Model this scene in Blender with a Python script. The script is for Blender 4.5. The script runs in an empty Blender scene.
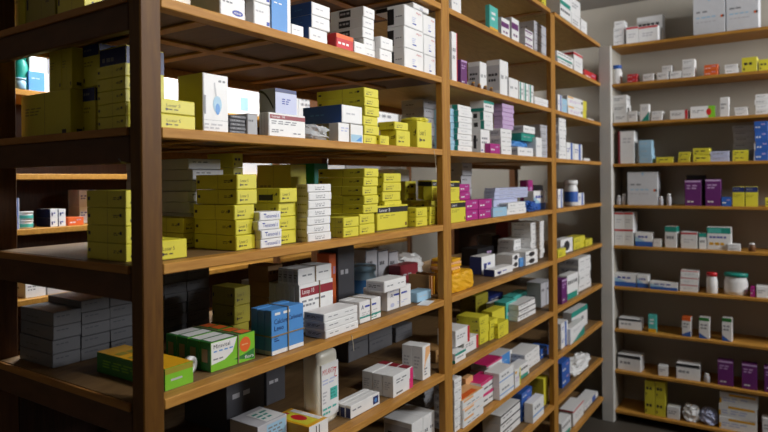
import bpy, bmesh, math, random
from mathutils import Vector, Matrix

C = bpy.context.scene.collection
EYE = 1.80
FPX, YAW, ROLL, CY = 608.5, math.radians(33.634), -0.00986, 180.7
FX = -1.157            # front plane of the long wooden rack
BX = -1.805             # its back plane
WY = 4.70              # front plane of the far wall unit
RZ = {-1: 1.0, 0: .71, 1: .415, 2: .124, 3: -.180, 4: -.481, 5: -.780, 6: -1.06, 7: -1.33, 8: -1.62}
RZ = {k: v + EYE for k, v in RZ.items()}
WZ = {1: .985, 2: .70, 3: .412, 4: .108, 5: -.197, 6: -.497, 7: -.80, 8: -1.115, 9: -1.42, 10: -1.715}
WZ = {k: v + EYE for k, v in WZ.items()}
rnd = random.Random(7)

# ------------------------------------------------------------------ materials
def lin(h):
    v = [int(h[i:i + 2], 16) / 255 for i in (0, 2, 4)]
    return [x / 12.92 if x <= .04045 else ((x + .055) / 1.055) ** 2.4 for x in v]

MATS = {}
def paper(name, hexc, rough=.42, var=.06):
    m = bpy.data.materials.new(name); m.use_nodes = True
    nt = m.node_tree; b = nt.nodes['Principled BSDF']
    c = lin(hexc)
    tc = nt.nodes.new('ShaderNodeTexCoord'); nz = nt.nodes.new('ShaderNodeTexNoise')
    nz.inputs['Scale'].default_value = 28; nz.inputs['Detail'].default_value = 3
    nt.links.new(tc.outputs['Object'], nz.inputs['Vector'])
    mx = nt.nodes.new('ShaderNodeMix'); mx.data_type = 'RGBA'
    mx.inputs['A'].default_value = (*[x * (1 - var) for x in c], 1)
    mx.inputs['B'].default_value = (*[min(1, x * (1 + var)) for x in c], 1)
    nt.links.new(nz.outputs['Fac'], mx.inputs['Factor'])
    nt.links.new(mx.outputs['Result'], b.inputs['Base Color'])
    b.inputs['Roughness'].default_value = rough
    MATS[name] = m; return m

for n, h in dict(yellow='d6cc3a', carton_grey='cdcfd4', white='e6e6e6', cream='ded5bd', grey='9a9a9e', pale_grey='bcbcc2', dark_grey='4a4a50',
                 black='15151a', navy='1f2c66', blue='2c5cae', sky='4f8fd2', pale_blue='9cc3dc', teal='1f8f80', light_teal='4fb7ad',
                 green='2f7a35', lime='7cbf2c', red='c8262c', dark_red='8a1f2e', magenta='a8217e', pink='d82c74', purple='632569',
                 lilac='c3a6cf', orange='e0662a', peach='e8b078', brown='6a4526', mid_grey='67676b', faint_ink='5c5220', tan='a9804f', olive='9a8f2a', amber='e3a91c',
                 ink='2c2c30', blue_ink='2a3fa0', red_ink='c23038', grey_ink='84868c', teal_ink='2f8f85', band='8d7a5c', lavender='b9bfdc').items():
    paper(n, h)

def wood(name, a, b_, scale=(1, 1, 1), rough=.5):
    m = bpy.data.materials.new(name); m.use_nodes = True
    nt = m.node_tree; b = nt.nodes['Principled BSDF']
    tc = nt.nodes.new('ShaderNodeTexCoord'); mp = nt.nodes.new('ShaderNodeMapping')
    mp.inputs['Scale'].default_value = scale
    nz = nt.nodes.new('ShaderNodeTexNoise'); nz.inputs['Scale'].default_value = 14
    nz.inputs['Detail'].default_value = 6; nz.inputs['Distortion'].default_value = .6
    rp = nt.nodes.new('ShaderNodeValToRGB')
    rp.color_ramp.elements[0].position = .3; rp.color_ramp.elements[1].position = .72
    rp.color_ramp.elements[0].color = (*lin(a), 1); rp.color_ramp.elements[1].color = (*lin(b_), 1)
    nt.links.new(tc.outputs['Object'], mp.inputs['Vector']); nt.links.new(mp.outputs['Vector'], nz.inputs['Vector'])
    nt.links.new(nz.outputs['Fac'], rp.inputs['Fac']); nt.links.new(rp.outputs['Color'], b.inputs['Base Color'])
    bp = nt.nodes.new('ShaderNodeBump'); bp.inputs['Strength'].default_value = .12
    nt.links.new(nz.outputs['Fac'], bp.inputs['Height']); nt.links.new(bp.outputs['Normal'], b.inputs['Normal'])
    b.inputs['Roughness'].default_value = rough; b.inputs['Specular IOR Level'].default_value = .22
    MATS[name] = m; return m
wood('wood_z', '98672c', 'b28239', (6, 6, .6))
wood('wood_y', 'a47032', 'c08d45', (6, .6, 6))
wood('wood_x', '94622c', 'ad7a3c', (.6, 6, 6))
wood('wood_post_dark', '553510', '684516', (6, 6, .6))  # darker wood for the first front post
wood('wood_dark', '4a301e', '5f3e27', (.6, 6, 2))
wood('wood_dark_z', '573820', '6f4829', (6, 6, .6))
wood('board', '6b5134', '7f6340', (5, .8, 5), .6)
wood('wood_under_lit', 'b29650', 'c8ac64', (5, .8, 5))  # board undersides with bounced light put into the colour
wood('wall_wood', 'a5742f', 'c18d41', (.6, 6, 6))
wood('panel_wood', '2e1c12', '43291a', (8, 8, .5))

def plaster(name, hexc, scale=6, rough=.85):
    m = paper(name, hexc, rough, .05)
    for n in m.node_tree.nodes:
        if n.type == 'TEX_NOISE': n.inputs['Scale'].default_value = scale; n.inputs['Detail'].default_value = 8
    return m
plaster('wall_paint', 'aaa498'); plaster('white_wall', '8f897f'); plaster('ceiling_paint', '9a9690'); plaster('white_paint', 'c9c7c2', 9, .6)
plaster('room_paint', 'a39c90'); plaster('floor_tile', '4a443c', 3, .5); plaster('dim_paint', '6a645c')

def glassy(name, hexc, alpha):
    m = bpy.data.materials.new(name); m.use_nodes = True
    b = m.node_tree.nodes['Principled BSDF']
    b.inputs['Base Color'].default_value = (*lin(hexc), 1); b.inputs['Roughness'].default_value = .18
    b.inputs['Alpha'].default_value = alpha
    MATS[name] = m; return m
glassy('clear_plastic', 'e4e8ec', .45)
m = paper('jug_plastic', 'e4dfcf', .35, .03)
m = paper('steel', 'b5b5b5', .3, .03); m.node_tree.nodes['Principled BSDF'].inputs['Metallic'].default_value = .9

# ------------------------------------------------------------------ projection helpers (camera model -> points in the room)
cyw, syw = math.cos(YAW), math.sin(YAW)
def ray(px, py):
    a, b = px - 384, py - CY
    c, s = math.cos(ROLL), math.sin(ROLL)
    X, Y = a * c + b * s, -a * s + b * c
    v = (X / FPX, 1.0, -Y / FPX)
    return Vector((v[0] * cyw - v[1] * syw, v[0] * syw + v[1] * cyw, v[2]))
def on_x(px, py, x):
    r = ray(px, py); p = r * (x / r.x); p.z += EYE; return p
def on_y(px, py, y):
    r = ray(px, py); p = r * (y / r.y); p.z += EYE; return p
def on_z(px, py, z):
    r = ray(px, py); p = r * ((z - EYE) / r.z); p.z += EYE; return p
def row_of(p):      # picture row of a point
    q = Vector((p.x * cyw + p.y * syw, -p.x * syw + p.y * cyw, p.z - EYE))
    X, Y = FPX * q.x / q.y, -FPX * q.z / q.y
    c, s = math.cos(ROLL), math.sin(ROLL)
    return CY + X * s + Y * c

# ------------------------------------------------------------------ mesh helpers
def link_mesh(name, bm, mats, parent=None, loc=(0, 0, 0), rot=0, smooth=False):
    me = bpy.data.meshes.new(name); bm.to_mesh(me); bm.free()
    for mm in mats: me.materials.append(MATS[mm])
    if smooth:
        for p in me.polygons: p.use_smooth = True
    o = bpy.data.objects.new(name, me); C.objects.link(o)
    if parent: o.parent = parent
    o.location = loc; o.rotation_euler = (0, 0, rot)
    return o
def empty(name, loc, rot=0):
    o = bpy.data.objects.new(name, None); C.objects.link(o); o.empty_display_size = .05
    o.location = loc; o.rotation_euler = (0, 0, rot); return o
def tag(o, label=None, cat=None, group=None, kind=None):
    if label: o['label'] = label
    if cat: o['category'] = cat
    if group: o['group'] = group
    if kind: o['kind'] = kind
    return o
def bm_box(bm, x0, x1, y0, y1, z0, z1, mi=0, bev=0):
    r = bmesh.ops.create_cube(bm, size=1, matrix=Matrix.Translation(((x0 + x1) / 2, (y0 + y1) / 2, (z0 + z1) / 2)) @ Matrix.Diagonal((x1 - x0, y1 - y0, z1 - z0, 1)))
    vs = r['verts']; fs = {f for v in vs for f in v.link_faces}
    for f in fs: f.material_index = mi
    if bev:
        es = {e for v in vs for e in v.link_edges}
        rr = bmesh.ops.bevel(bm, geom=list(es), offset=bev, segments=1, affect='EDGES')
        for f in rr['faces']: f.material_index = mi
def solid(name, x0, x1, y0, y1, z0, z1, mat, parent=None, bev=.002, off=(0, 0, 0)):
    bm = bmesh.new()
    cx, cy, cz = (x0 + x1) / 2, (y0 + y1) / 2, z0
    bm_box(bm, x0 - cx, x1 - cx, y0 - cy, y1 - cy, 0, z1 - z0, 0, bev)
    return link_mesh(name, bm, [mat], parent, (cx - off[0], cy - off[1], cz - off[2]))
def lathe_bm(prof, seg=20, sx=1, sy=1, power=None, bm=None, mi=0, cap=True):
    bm = bm or bmesh.new(); rings = []
    for r, z in prof:
        ring = []
        for i in range(seg):
            a = 2 * math.pi * i / seg; c, s = math.cos(a), math.sin(a)
            if power:
                c = math.copysign(abs(c) ** power, c); s = math.copysign(abs(s) ** power, s)
            ring.append(bm.verts.new((r * c * sx, r * s * sy, z)))
        rings.append(ring)
    for A, B in zip(rings, rings[1:]):
        for i in range(seg):
            f = bm.faces.new((A[i], A[(i + 1) % seg], B[(i + 1) % seg], B[i])); f.material_index = mi; f.smooth = True
    if cap:
        f = bm.faces.new(list(reversed(rings[0]))); f.material_index = mi
        f = bm.faces.new(rings[-1]); f.material_index = mi
    return bm
def tube_bm(pts, r, seg=6, bm=None):
    bm = bm or bmesh.new(); rings = []
    for i, p in enumerate(pts):
        p = Vector(p); d = (Vector(pts[min(i + 1, len(pts) - 1)]) - Vector(pts[max(i - 1, 0)])).normalized()
        u = d.cross(Vector((.3, .9, .2))).normalized(); v = d.cross(u)
        rings.append([bm.verts.new(p + (u * math.cos(2 * math.pi * k / seg) + v * math.sin(2 * math.pi * k / seg)) * r) for k in range(seg)])
    for A, B in zip(rings, rings[1:]):
        for i in range(seg): bm.faces.new((A[i], A[(i + 1) % seg], B[(i + 1) % seg], B[i]))
    bm.faces.new(list(reversed(rings[0]))); bm.faces.new(rings[-1])
    return bm

TXT = {}
def text_geo(s):
    if s not in TXT:
        cu = bpy.data.curves.new('lettering', 'FONT'); cu.body = s; cu.resolution_u = 2
        o = bpy.data.objects.new('lettering', cu)
        C.objects.link(o); bpy.context.view_layer.update()
        me = o.to_mesh()
        vs = [(v.co.x, v.co.y) for v in me.vertices]; fs = [list(p.vertices) for p in me.polygons]
        o.to_mesh_clear(); bpy.data.objects.remove(o); bpy.data.curves.remove(cu)
        x0 = min(v[0] for v in vs); x1 = max(v[0] for v in vs); y0 = min(v[1] for v in vs); y1 = max(v[1] for v in vs)
        TXT[s] = ([((x - x0) / (x1 - x0), (y - y0) / (y1 - y0)) for x, y in vs], fs)
    return TXT[s]

class Carton:
    """width w along local X, depth d along local Y (front at -Y), height h; origin at the base centre"""
    def __init__(s, w, d, h, base, seed=0, bev=.0012, flap=False):
        s.w, s.d, s.h = w, d, h; s.mats = [base]; s.bm = bmesh.new(); s.r = random.Random(seed)
        bm_box(s.bm, -w / 2, w / 2, -d / 2, d / 2, 0, h, 0, min(bev, h * .1, w * .1, d * .1)); s.lay = 0
        s.flap = None; s.fm = []
        if flap:
            s.flap = bmesh.new(); s.fm = [base]
            g = .0018; bm_box(s.flap, -w / 2 + g, w / 2 - g, -d / 2 - .0011, -d / 2 - .0002, g, h - g, 0, .0004)
    def mi(s, m, fl):
        L = s.fm if fl else s.mats
        if m not in L: L.append(m)
        return L.index(m)
    def pt(s, f, u, v, e):
        w, d, h = s.w, s.d, s.h
        if f == 'F': return ((u - .5) * w, -d / 2 - e - (.0011 if s.flap else 0), v * h)
        if f == 'L': return (-w / 2 - e, d / 2 - u * d, v * h)
        if f == 'R': return (w / 2 + e, -d / 2 + u * d, v * h)
        if f == 'T': return ((u - .5) * w, -d / 2 + v * d, h + e)
    def poly(s, f, uvs, mat, e=None):
        fl = f == 'F' and s.flap is not None
        bm = s.flap if fl else s.bm
        s.lay += 1; e = e or .0003 + .00006 * s.lay
        fc = bm.faces.new([bm.verts.new(s.pt(f, u, v, e)) for u, v in uvs]); fc.material_index = s.mi(mat, fl)
    def rect(s, f, u0, v0, u1, v1, mat): s.poly(f, [(u0, v0), (u1, v0), (u1, v1), (u0, v1)], mat)
    def disc(s, f, u, v, ru, rv, mat, n=14):
        s.poly(f, [(u + ru * math.cos(2 * math.pi * i / n), v + rv * math.sin(2 * math.pi * i / n)) for i in range(n)], mat)
    def words(s, f, u0, u1, v0, v1, mat='grey_ink', lines=2, k=3):
        for i in range(lines):
            t = v1 - (i + .15) * (v1 - v0) / lines; b = v1 - (i + .62) * (v1 - v0) / lines
            u = u0; end = u0 + (u1 - u0) * (1 if i == 0 else s.r.uniform(.5, .95))
            for j in range(k):
                ww = (end - u0) / k * s.r.uniform(.6, .85)
                s.rect(f, u, b, min(u + ww, u1), t, mat); u += (end - u0) / k
    def text(s, f, u0, v0, u1, v1, string, mat):
        fl = f == 'F' and s.flap is not None
        bm = s.flap if fl else s.bm
        vs, fs = text_geo(string); s.lay += 1; e = .0003 + .00006 * s.lay; mi = s.mi(mat, fl)
        V = [bm.verts.new(s.pt(f, u0 + x * (u1 - u0), v0 + y * (v1 - v0), e)) for x, y in vs]
        for q in fs:
            try: bm.faces.new([V[i] for i in q]).material_index = mi
            except ValueError: pass
    def done(s, name, parent=None, loc=(0, 0, 0), rot=0):
        o = link_mesh(name, s.bm, s.mats, parent, loc, rot)
        if s.flap: link_mesh('end_flap', s.flap, s.fm, o)
        return o

# ------------------------------------------------------------------ printed styles
def st_yellow(c):
    c.text('F', .16, .48, .56, .68, 'Losar 5', 'faint_ink'); c.words('F', .2, .55, .2, .36, 'faint_ink', 1, 2); c.disc('F', .17, .3, .035, .09, 'ink', 8)
    c.rect('L', .04, .42, .1, .62, 'ink'); c.rect('L', .55, .02, .556, .98, 'brown'); c.words('L', .7, .93, .42, .62, 'faint_ink', 2, 2)
    c.rect('L', .86, .5, .91, .68, 'ink')
def st_yellow_print(c):
    st_yellow(c); c.rect('L', .2, .15, .75, .55, 'black')
def st_yellow_far(c):
    c.words('F', .15, .8, .35, .7, 'ink', 1, 2); c.rect('F', .1, .15, .2, .3, 'ink'); c.rect('R', .4, .2, .6, .6, 'olive')
def st_yellow_big(c):
    c.rect('F', .08, .08, .16, .16, 'ink'); c.rect('L', .84, .08, .92, .16, 'ink'); c.rect('L', .5, .01, .505, .99, 'brown'); c.words('L', .1, .45, .5, .7, 'olive', 3, 3)
def st_yellow_navy(c):
    for f in 'FL': c.rect(f, .004, .72, .996, .985, 'navy'); c.words(f, .1, .6, .8, .9, 'grey_ink', 1, 3); c.words(f, .1, .7, .45, .6, 'olive', 2, 3)
    c.rect('L', .05, .1, .12, .2, 'ink')
def st_yellow_band(c):
    c.rect('F', .004, .70, .996, .93, 'black'); c.text('F', .07, .755, .40, .885, 'Losar 5', 'white'); c.words('F', .08, .6, .46, .62, 'olive', 2, 3)
    c.rect('F', .9, .1, .95, .24, 'brown'); c.rect('L', .01, .7, .99, .93, 'black')
def st_white(c):
    c.words('F', .12, .8, .35, .7, 'grey_ink', 2, 3); c.words('L', .15, .7, .4, .65, 'grey_ink', 1, 3); c.words('R', .15, .7, .4, .65, 'grey_ink', 1, 3)
def st_white_ink(c):
    st_white(c); c.rect('L', .2, .2, .5, .75, 'ink'); c.rect('F', .05, .1, .2, .16, 'blue_ink')
def st_plain(c):
    c.words('F', .15, .7, .45, .62, 'pale_grey', 1, 2)
def st_blue_logo(c):
    c.disc('F', .68, .3, .22, .13, 'blue_ink'); c.text('F', .53, .25, .83, .36, 'clinic', 'white'); c.words('F', .1, .5, .6, .75, 'grey_ink', 1, 3)
def st_blue_mark(c):
    c.rect('F', .72, .12, .9, .28, 'blue_ink'); c.words('F', .1, .6, .55, .7, 'pale_grey', 1, 3)
def st_sky_face(c):
    c.rect('F', .0, .0, .8, 1, 'sky'); c.words('F', .12, .6, .62, .68, 'white', 1, 2); c.rect('L', 0, 0, 1, 1, 'sky')
def st_blue_side(c):
    c.rect('L', 0, 0, 1, 1, 'blue'); c.words('L', .2, .6, .4, .55, 'sky', 1, 3); c.words('F', .2, .7, .4, .6, 'pale_grey', 1, 2)
def st_navy_side(c):
    c.rect('L', 0, 0, 1, 1, 'navy'); c.words('F', .15, .7, .35, .65, 'blue_ink', 1, 2); c.disc('F', .25, .4, .1, .2, 'navy')
def st_red_top(c):
    c.rect('F', 0, .7, 1, .98, 'orange'); c.words('F', .1, .8, .2, .5, 'white', 1, 3)
def st_print_side(c):
    c.rect('L', .28, .18, .62, .86, 'ink'); c.words('L', .3, .6, .3, .7, 'pale_grey', 1, 3); c.words('F', .2, .8, .35, .6, 'pale_grey', 1, 2)
def st_carton_red(c):
    c.text('F', .62, .74, .9, .86, 'Alpin', 'red_ink'); c.rect('F', .42, .2, .62, .26, 'blue_ink'); c.words('F', .4, .66, .3, .56, 'lavender', 3, 1)
    c.rect('L', .02, .1, .4, .85, 'black'); c.words('L', .5, .9, .4, .5, 'grey_ink', 1, 3); c.rect('F', 0, .985, 1, 1, 'grey_ink')
def st_red_band(c):
    c.rect('F', .03, .74, .99, .92, 'dark_red'); c.text('F', .08, .77, .42, .89, 'Lanap 10', 'white'); c.words('F', .07, .8, .5, .68, 'grey_ink', 2, 4)
    c.words('F', .07, .4, .15, .32, 'grey_ink', 2, 3); c.words('F', .65, .9, .12, .22, 'grey_ink', 1, 2); c.rect('L', .3, .05, .32, .95, 'grey_ink'); c.rect('L', .6, .05, .62, .95, 'grey_ink')
def st_arc(c):
    c.rect('F', 0, .85, 1, 1, 'navy'); c.words('F', .3, .75, .35, .62, 'blue_ink', 3, 2); c.rect('F', 0, 0, 1, .84, 'lavender')
    n = 10; P = [(.02 + .9 * i / n, .98 - .75 * (i / n) ** 2) for i in range(n + 1)]
    c.poly('L', P + [(p[0] - .02, p[1] - .1) for p in reversed(P)], 'black')
    c.lay += 3; c.words('F', .3, .75, .35, .62, 'blue_ink', 3, 2)
def st_swirl(c):
    c.rect('L', 0, 0, 1, 1, 'olive'); c.rect('F', .02, .2, .99, .205, 'grey_ink'); c.words('F', .6, .92, .84, .92, 'grey_ink', 1, 2)
    c.poly('F', [(.42, .85), (.46, .86), (.54, .58), (.5, .56)], 'pale_grey'); c.disc('F', .55, .48, .17, .15, 'pale_blue'); c.disc('F', .56, .4, .09, .1, 'sky')
    c.poly('F', [(.04, .3), (.1, .3), (.1, .62), (.04, .62)], 'grey_ink'); c.words('F', .05, .8, .03, .15, 'pale_grey', 2, 3)
def st_blue_patch(c):
    c.rect('F', .5, .05, .95, .45, 'pale_blue'); c.poly('F', [(.7, .1), (.95, .1), (.95, .4)], 'sky'); c.words('F', .1, .45, .5, .8, 'lavender', 2, 2)
def st_tensoval(c):
    c.text('F', .2, .3, .78, .74, 'Tensoval', 'blue_ink'); c.rect('F', .18, .72, .3, .8, 'blue_ink'); c.rect('F', .84, .3, .9, .7, 'lavender')
def st_white_end(c):
    c.text('F', .3, .48, .7, .74, 'Lasur S', 'grey_ink'); c.words('F', .3, .72, .2, .4, 'grey_ink', 1, 3); c.rect('L', .0, .0, 1, 1, 'cream'); c.words('L', .1, .9, .3, .7, 'olive', 1, 5)
def st_grey(c):
    c.words('F', .12, .6, .55, .75, 'dark_grey', 1, 3); c.rect('F', .0, .97, 1, 1, 'dark_grey'); c.words('L', .2, .6, .3, .5, 'dark_grey', 1, 3)
def st_green(c):
    c.rect('F', 0, 0, 1, 1, 'lime'); c.poly('F', [(.01, .24), (.3, .3), (.48, .5), (.58, .98), (.01, .98)], 'white')
    c.poly('F', [(.5, .2), (.95, .02), (.99, .02), (.99, .4), (.75, .28)], 'green'); c.disc('F', .77, .62, .13, .27, 'orange'); c.words('F', .69, .86, .57, .66, 'peach', 1, 2)
    c.text('F', .06, .76, .42, .9, 'Miravital', 'ink'); c.words('F', .06, .52, .6, .7, 'sky', 1, 4); c.words('F', .05, .3, .34, .44, 'grey_ink', 1, 2)
    c.text('F', .76, .1, .97, .22, 'flora', 'white'); c.rect('L', .25, .3, .75, .75, 'tan'); c.rect('T', .05, .1, .55, .9, 'white'); c.rect('T', .72, .1, .95, .9, 'orange')
def st_green_small(c):
    c.rect('F', 0, 0, 1, 1, 'lime'); c.words('F', .2, .8, .3, .5, 'pale_grey', 1, 1); c.rect('F', 0, .72, 1, .98, 'olive'); c.rect('T', 0, 0, 1, 1, 'amber'); c.words('L', .1, .9, .3, .7, 'lime', 3, 5)
    c.words('T', .1, .9, .2, .8, 'olive', 3, 2)
def st_blue_box(c):
    c.rect('F', .01, .01, .99, .1, 'white'); c.rect('L', .01, .01, .99, .1, 'pale_grey'); c.words('F', .1, .62, .83, .95, 'white', 1, 2)
    c.text('F', .08, .68, .5, .79, 'Calcium', 'navy'); c.text('F', .52, .7, .96, .8, 'Carbonate', 'navy'); c.text('F', .08, .53, .36, .64, 'Levo', 'navy')
    c.words('F', .08, .3, .28, .42, 'navy', 3, 1)
def st_trio(c):
    c.words('F', .12, .42, .4, .62, 'grey_ink', 1, 2); c.words('F', .6, .92, .45, .62, 'grey_ink', 1, 2); c.rect('L', .05, .15, .95, .85, 'pale_grey'); c.words('L', .15, .85, .35, .65, 'ink', 2, 3)
def st_teal_print(c):
    c.rect('F', .01, .01, .99, .3, 'teal_ink'); c.text('F', .08, .62, .2, .82, 'A', 'navy'); c.words('F', .24, .9, .62, .8, 'blue_ink', 1, 2); c.words('F', .1, .9, .3, .5, 'pale_grey', 2, 3); c.rect('F', .01, .01, .99, .22, 'white'); c.words('F', .5, .9, .05, .25, 'teal_ink', 2, 2)
def st_violet_print(c):
    c.text('F', .12, .58, .24, .76, 'A', 'navy'); c.words('F', .26, .9, .56, .74, 'blue_ink', 1, 2); c.words('F', .1, .55, .8, .92, 'lavender', 1, 2); c.disc('F', .2, .22, .08, .1, 'lavender'); c.words('F', .4, .9, .18, .34, 'lavender', 2, 2)
def st_blue_square(c):
    c.rect('F', .76, .2, .95, .82, 'navy'); c.disc('F', .855, .5, .05, .17, 'sky'); c.words('F', .06, .4, .45, .68, 'grey_ink', 1, 2); c.rect('L', .1, .05, .95, .8, 'navy')
def st_pink_edge(c):
    c.rect('F', .8, .02, .99, .5, 'pink'); c.poly('F', [(.7, .98), (.99, .98), (.99, .7), (.78, .8)], 'white'); c.disc('F', .9, .3, .07, .1, 'white'); c.rect('F', .84, .02, .99, .98, 'pink'); c.words('F', .15, .7, .55, .8, 'grey_ink', 2, 2); c.rect('F', .15, .12, .45, .18, 'ink'); c.rect('T', .72, .1, .98, .95, 'dark_red'); c.words('L', .2, .8, .3, .7, 'pale_grey', 4, 2)
def st_orange_edge(c):
    c.poly('F', [(.15, .2), (.4, .95), (.95, .95), (.95, .75), (.4, .5)], 'peach'); c.words('F', .2, .7, .1, .35, 'grey_ink', 3, 1); c.words('L', .2, .8, .3, .7, 'pale_grey', 4, 2)
def st_purple_edge(c):
    c.rect('F', .0, .55, .9, .8, 'purple'); c.words('F', .2, .8, .2, .4, 'purple', 1, 2); c.rect('L', .0, .0, 1, 1, 'pale_grey')
def st_purple(c):
    c.words('F', .12, .8, .62, .82, 'lilac', 2, 2); c.words('F', .15, .6, .1, .2, 'white', 1, 2); c.rect('F', .02, .92, .98, .98, 'lilac')
def st_magenta(c):
    c.words('F', .1, .5, .2, .5, 'white', 1, 2); c.words('F', .55, .85, .5, .8, 'lilac', 1, 2)
def st_black_trim(c):
    c.rect('L', .72, .02, .98, .98, 'teal'); c.rect('L', .2, .3, .5, .8, 'ink'); c.words('F', .2, .7, .4, .6, 'pale_grey', 1, 2)
def st_teal_trim(c):
    c.rect('F', 0, .75, 1, 1, 'teal'); c.words('F', .15, .8, .3, .6, 'grey_ink', 1, 3); c.rect('L', 0, 0, 1, .3, 'teal'); c.rect('R', 0, .75, 1, 1, 'teal')
def st_green_stripe(c):
    c.rect('F', .15, 0, .42, 1, 'teal'); c.words('F', .5, .9, .3, .7, 'grey_ink', 2, 2); c.rect('L', .1, .0, .9, 1, 'green')
def st_blue_stripe(c):
    c.rect('F', .55, 0, .8, 1, 'blue'); c.words('F', .08, .48, .4, .7, 'blue_ink', 2, 2); c.rect('R', 0, 0, 1, .5, 'pale_blue')
def st_blue_low(c):
    c.rect('F', 0, .0, 1, .35, 'blue'); c.words('F', .15, .8, .5, .8, 'blue_ink', 1, 3); c.poly('F', [(0, .35), (.6, .35), (0, .7)], 'pale_blue')
def st_thin_blue(c):
    c.rect('F', 0, .3, 1, .38, 'sky'); c.words('F', .15, .7, .5, .8, 'grey_ink', 1, 3)
def st_red_line(c):
    c.rect('F', 0, .86, 1, .97, 'red_ink'); c.words('F', .2, .8, .3, .6, 'pale_grey', 2, 3); c.rect('L', 0, .86, 1, .97, 'red_ink')
def st_red_mark(c):
    c.rect('F', .84, 0, 1, 1, 'red_ink'); c.words('F', .1, .7, .4, .7, 'grey_ink', 2, 3)
def st_red_strip(c):
    c.rect('F', 0, 0, .12, 1, 'dark_red'); c.words('F', .3, .9, .6, .8, 'pale_grey', 2, 2)
def st_garden(c):
    c.rect('F', .72, 0, 1, 1, 'lime'); c.disc('F', .74, .5, .1, .3, 'red'); c.words('F', .08, .6, .4, .7, 'grey_ink', 2, 3)
def st_diag(c):
    c.poly('F', [(.1, 0), (1, 0), (1, .55)], 'teal'); c.words('F', .2, .8, .6, .8, 'pale_grey', 2, 2)
def st_ensure(c):
    c.words('F', .1, .5, .56, .66, 'grey_ink', 1, 2); c.words('F', .1, .75, .42, .5, 'pale_blue', 1, 4); c.words('F', .1, .75, .3, .37, 'pale_grey', 1, 5)
    c.disc('F', .9, .45, .035, .04, 'orange'); c.rect('F', .48, .9, .54, .99, 'pale_blue'); c.disc('F', .95, .45, .03, .035, 'ink')
def st_thin_lines(c):
    c.words('F', .1, .75, .55, .65, 'grey_ink', 1, 4); c.poly('F', [(.1, .72), (.1, .735), (.8, .66), (.8, .645)], 'grey_ink'); c.rect('F', .3, .1, .5, .4, 'pale_blue')
def st_yellow_tab(c):
    c.rect('F', .25, .72, .95, .9, 'amber'); c.words('F', .08, .8, .2, .6, 'lavender', 2, 3); c.rect('F', 0, .1, .05, .5, 'amber')
def st_orange_top(c):
    c.rect('F', .0, .8, 1, 1, 'orange'); c.poly('F', [(0, .0), (1, .0), (1, .3), (0, .1)], 'blue'); c.words('F', .15, .85, .4, .7, 'grey_ink', 2, 2); c.rect('T', 0, 0, 1, 1, 'orange')
def st_green_top(c):
    c.rect('F', .0, .84, 1, 1, 'green'); c.poly('F', [(0, .25), (.9, .0), (0, .0)], 'blue'); c.words('F', .15, .85, .4, .7, 'grey_ink', 2, 2)
def st_mint(c):
    c.rect('F', .0, .72, 1, .98, 'teal'); c.words('F', .1, .85, .45, .62, 'blue_ink', 1, 5); c.words('F', .1, .8, .12, .36, 'amber', 1, 3); c.rect('F', .05, .75, .6, .93, 'light_teal')
def st_dark_top(c):
    c.rect('F', 0, .78, 1, .98, 'ink'); c.words('F', .1, .6, .3, .6, 'grey_ink', 1, 3)
def st_aqua(c):
    c.rect('F', 0, .0, 1, .2, 'amber'); c.words('F', .2, .8, .4, .8, 'white', 2, 1)
def st_pinktop(c):
    c.rect('T', 0, 0, 1, 1, 'pink'); c.rect('F', 0, .78, 1, 1, 'pink'); c.words('F', .2, .85, .25, .5, 'ink', 1, 2)
def st_orange_lid(c):
    c.rect('T', 0, 0, 1, 1, 'peach'); c.rect('F', .05, .7, .5, .95, 'peach'); c.words('F', .2, .85, .15, .35, 'grey_ink', 1, 3); c.rect('T', .1, .1, .8, .45, 'orange')
def st_face(c):
    c.disc('F', .5, .5, .25, .35, 'ink'); c.words('F', .05, .3, .3, .6, 'grey_ink', 1, 1)
def st_letters(c):
    c.words('F', .05, .9, .5, .8, 'ink', 1, 5); c.rect('F', 0, .0, .9, .25, 'teal')
def st_yellow_right(c):
    c.rect('F', .8, .0, 1, 1, 'yellow'); c.rect('F', .02, .8, .3, .95, 'amber'); c.words('F', .1, .7, .3, .6, 'lilac', 2, 3); c.rect('F', .7, .5, .78, .75, 'ink')
def st_tan(c):
    c.words('F', .1, .8, .3, .7, 'brown', 1, 3)
def st_label(c):
    c.rect('F', .3, .1, .95, .9, 'pale_blue'); c.words('F', .35, .9, .2, .8, 'grey_ink', 4, 3); c.rect('T', .35, .05, .95, .8, 'white'); c.words('T', .4, .9, .15, .7, 'teal_ink', 3, 2)
def st_amber(c):
    c.rect('T', .1, .1, .7, .9, 'yellow'); c.disc('T', .45, .5, .2, .2, 'red'); c.rect('T', .72, .1, .95, .9, 'white'); c.rect('F', 0, 0, 1, 1, 'white'); c.rect('F', .35, .15, .4, .85, 'ink'); c.rect('F', .5, .15, .55, .85, 'ink')
    c.words('T', .2, .6, .7, .95, 'red_ink', 1, 3)

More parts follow.
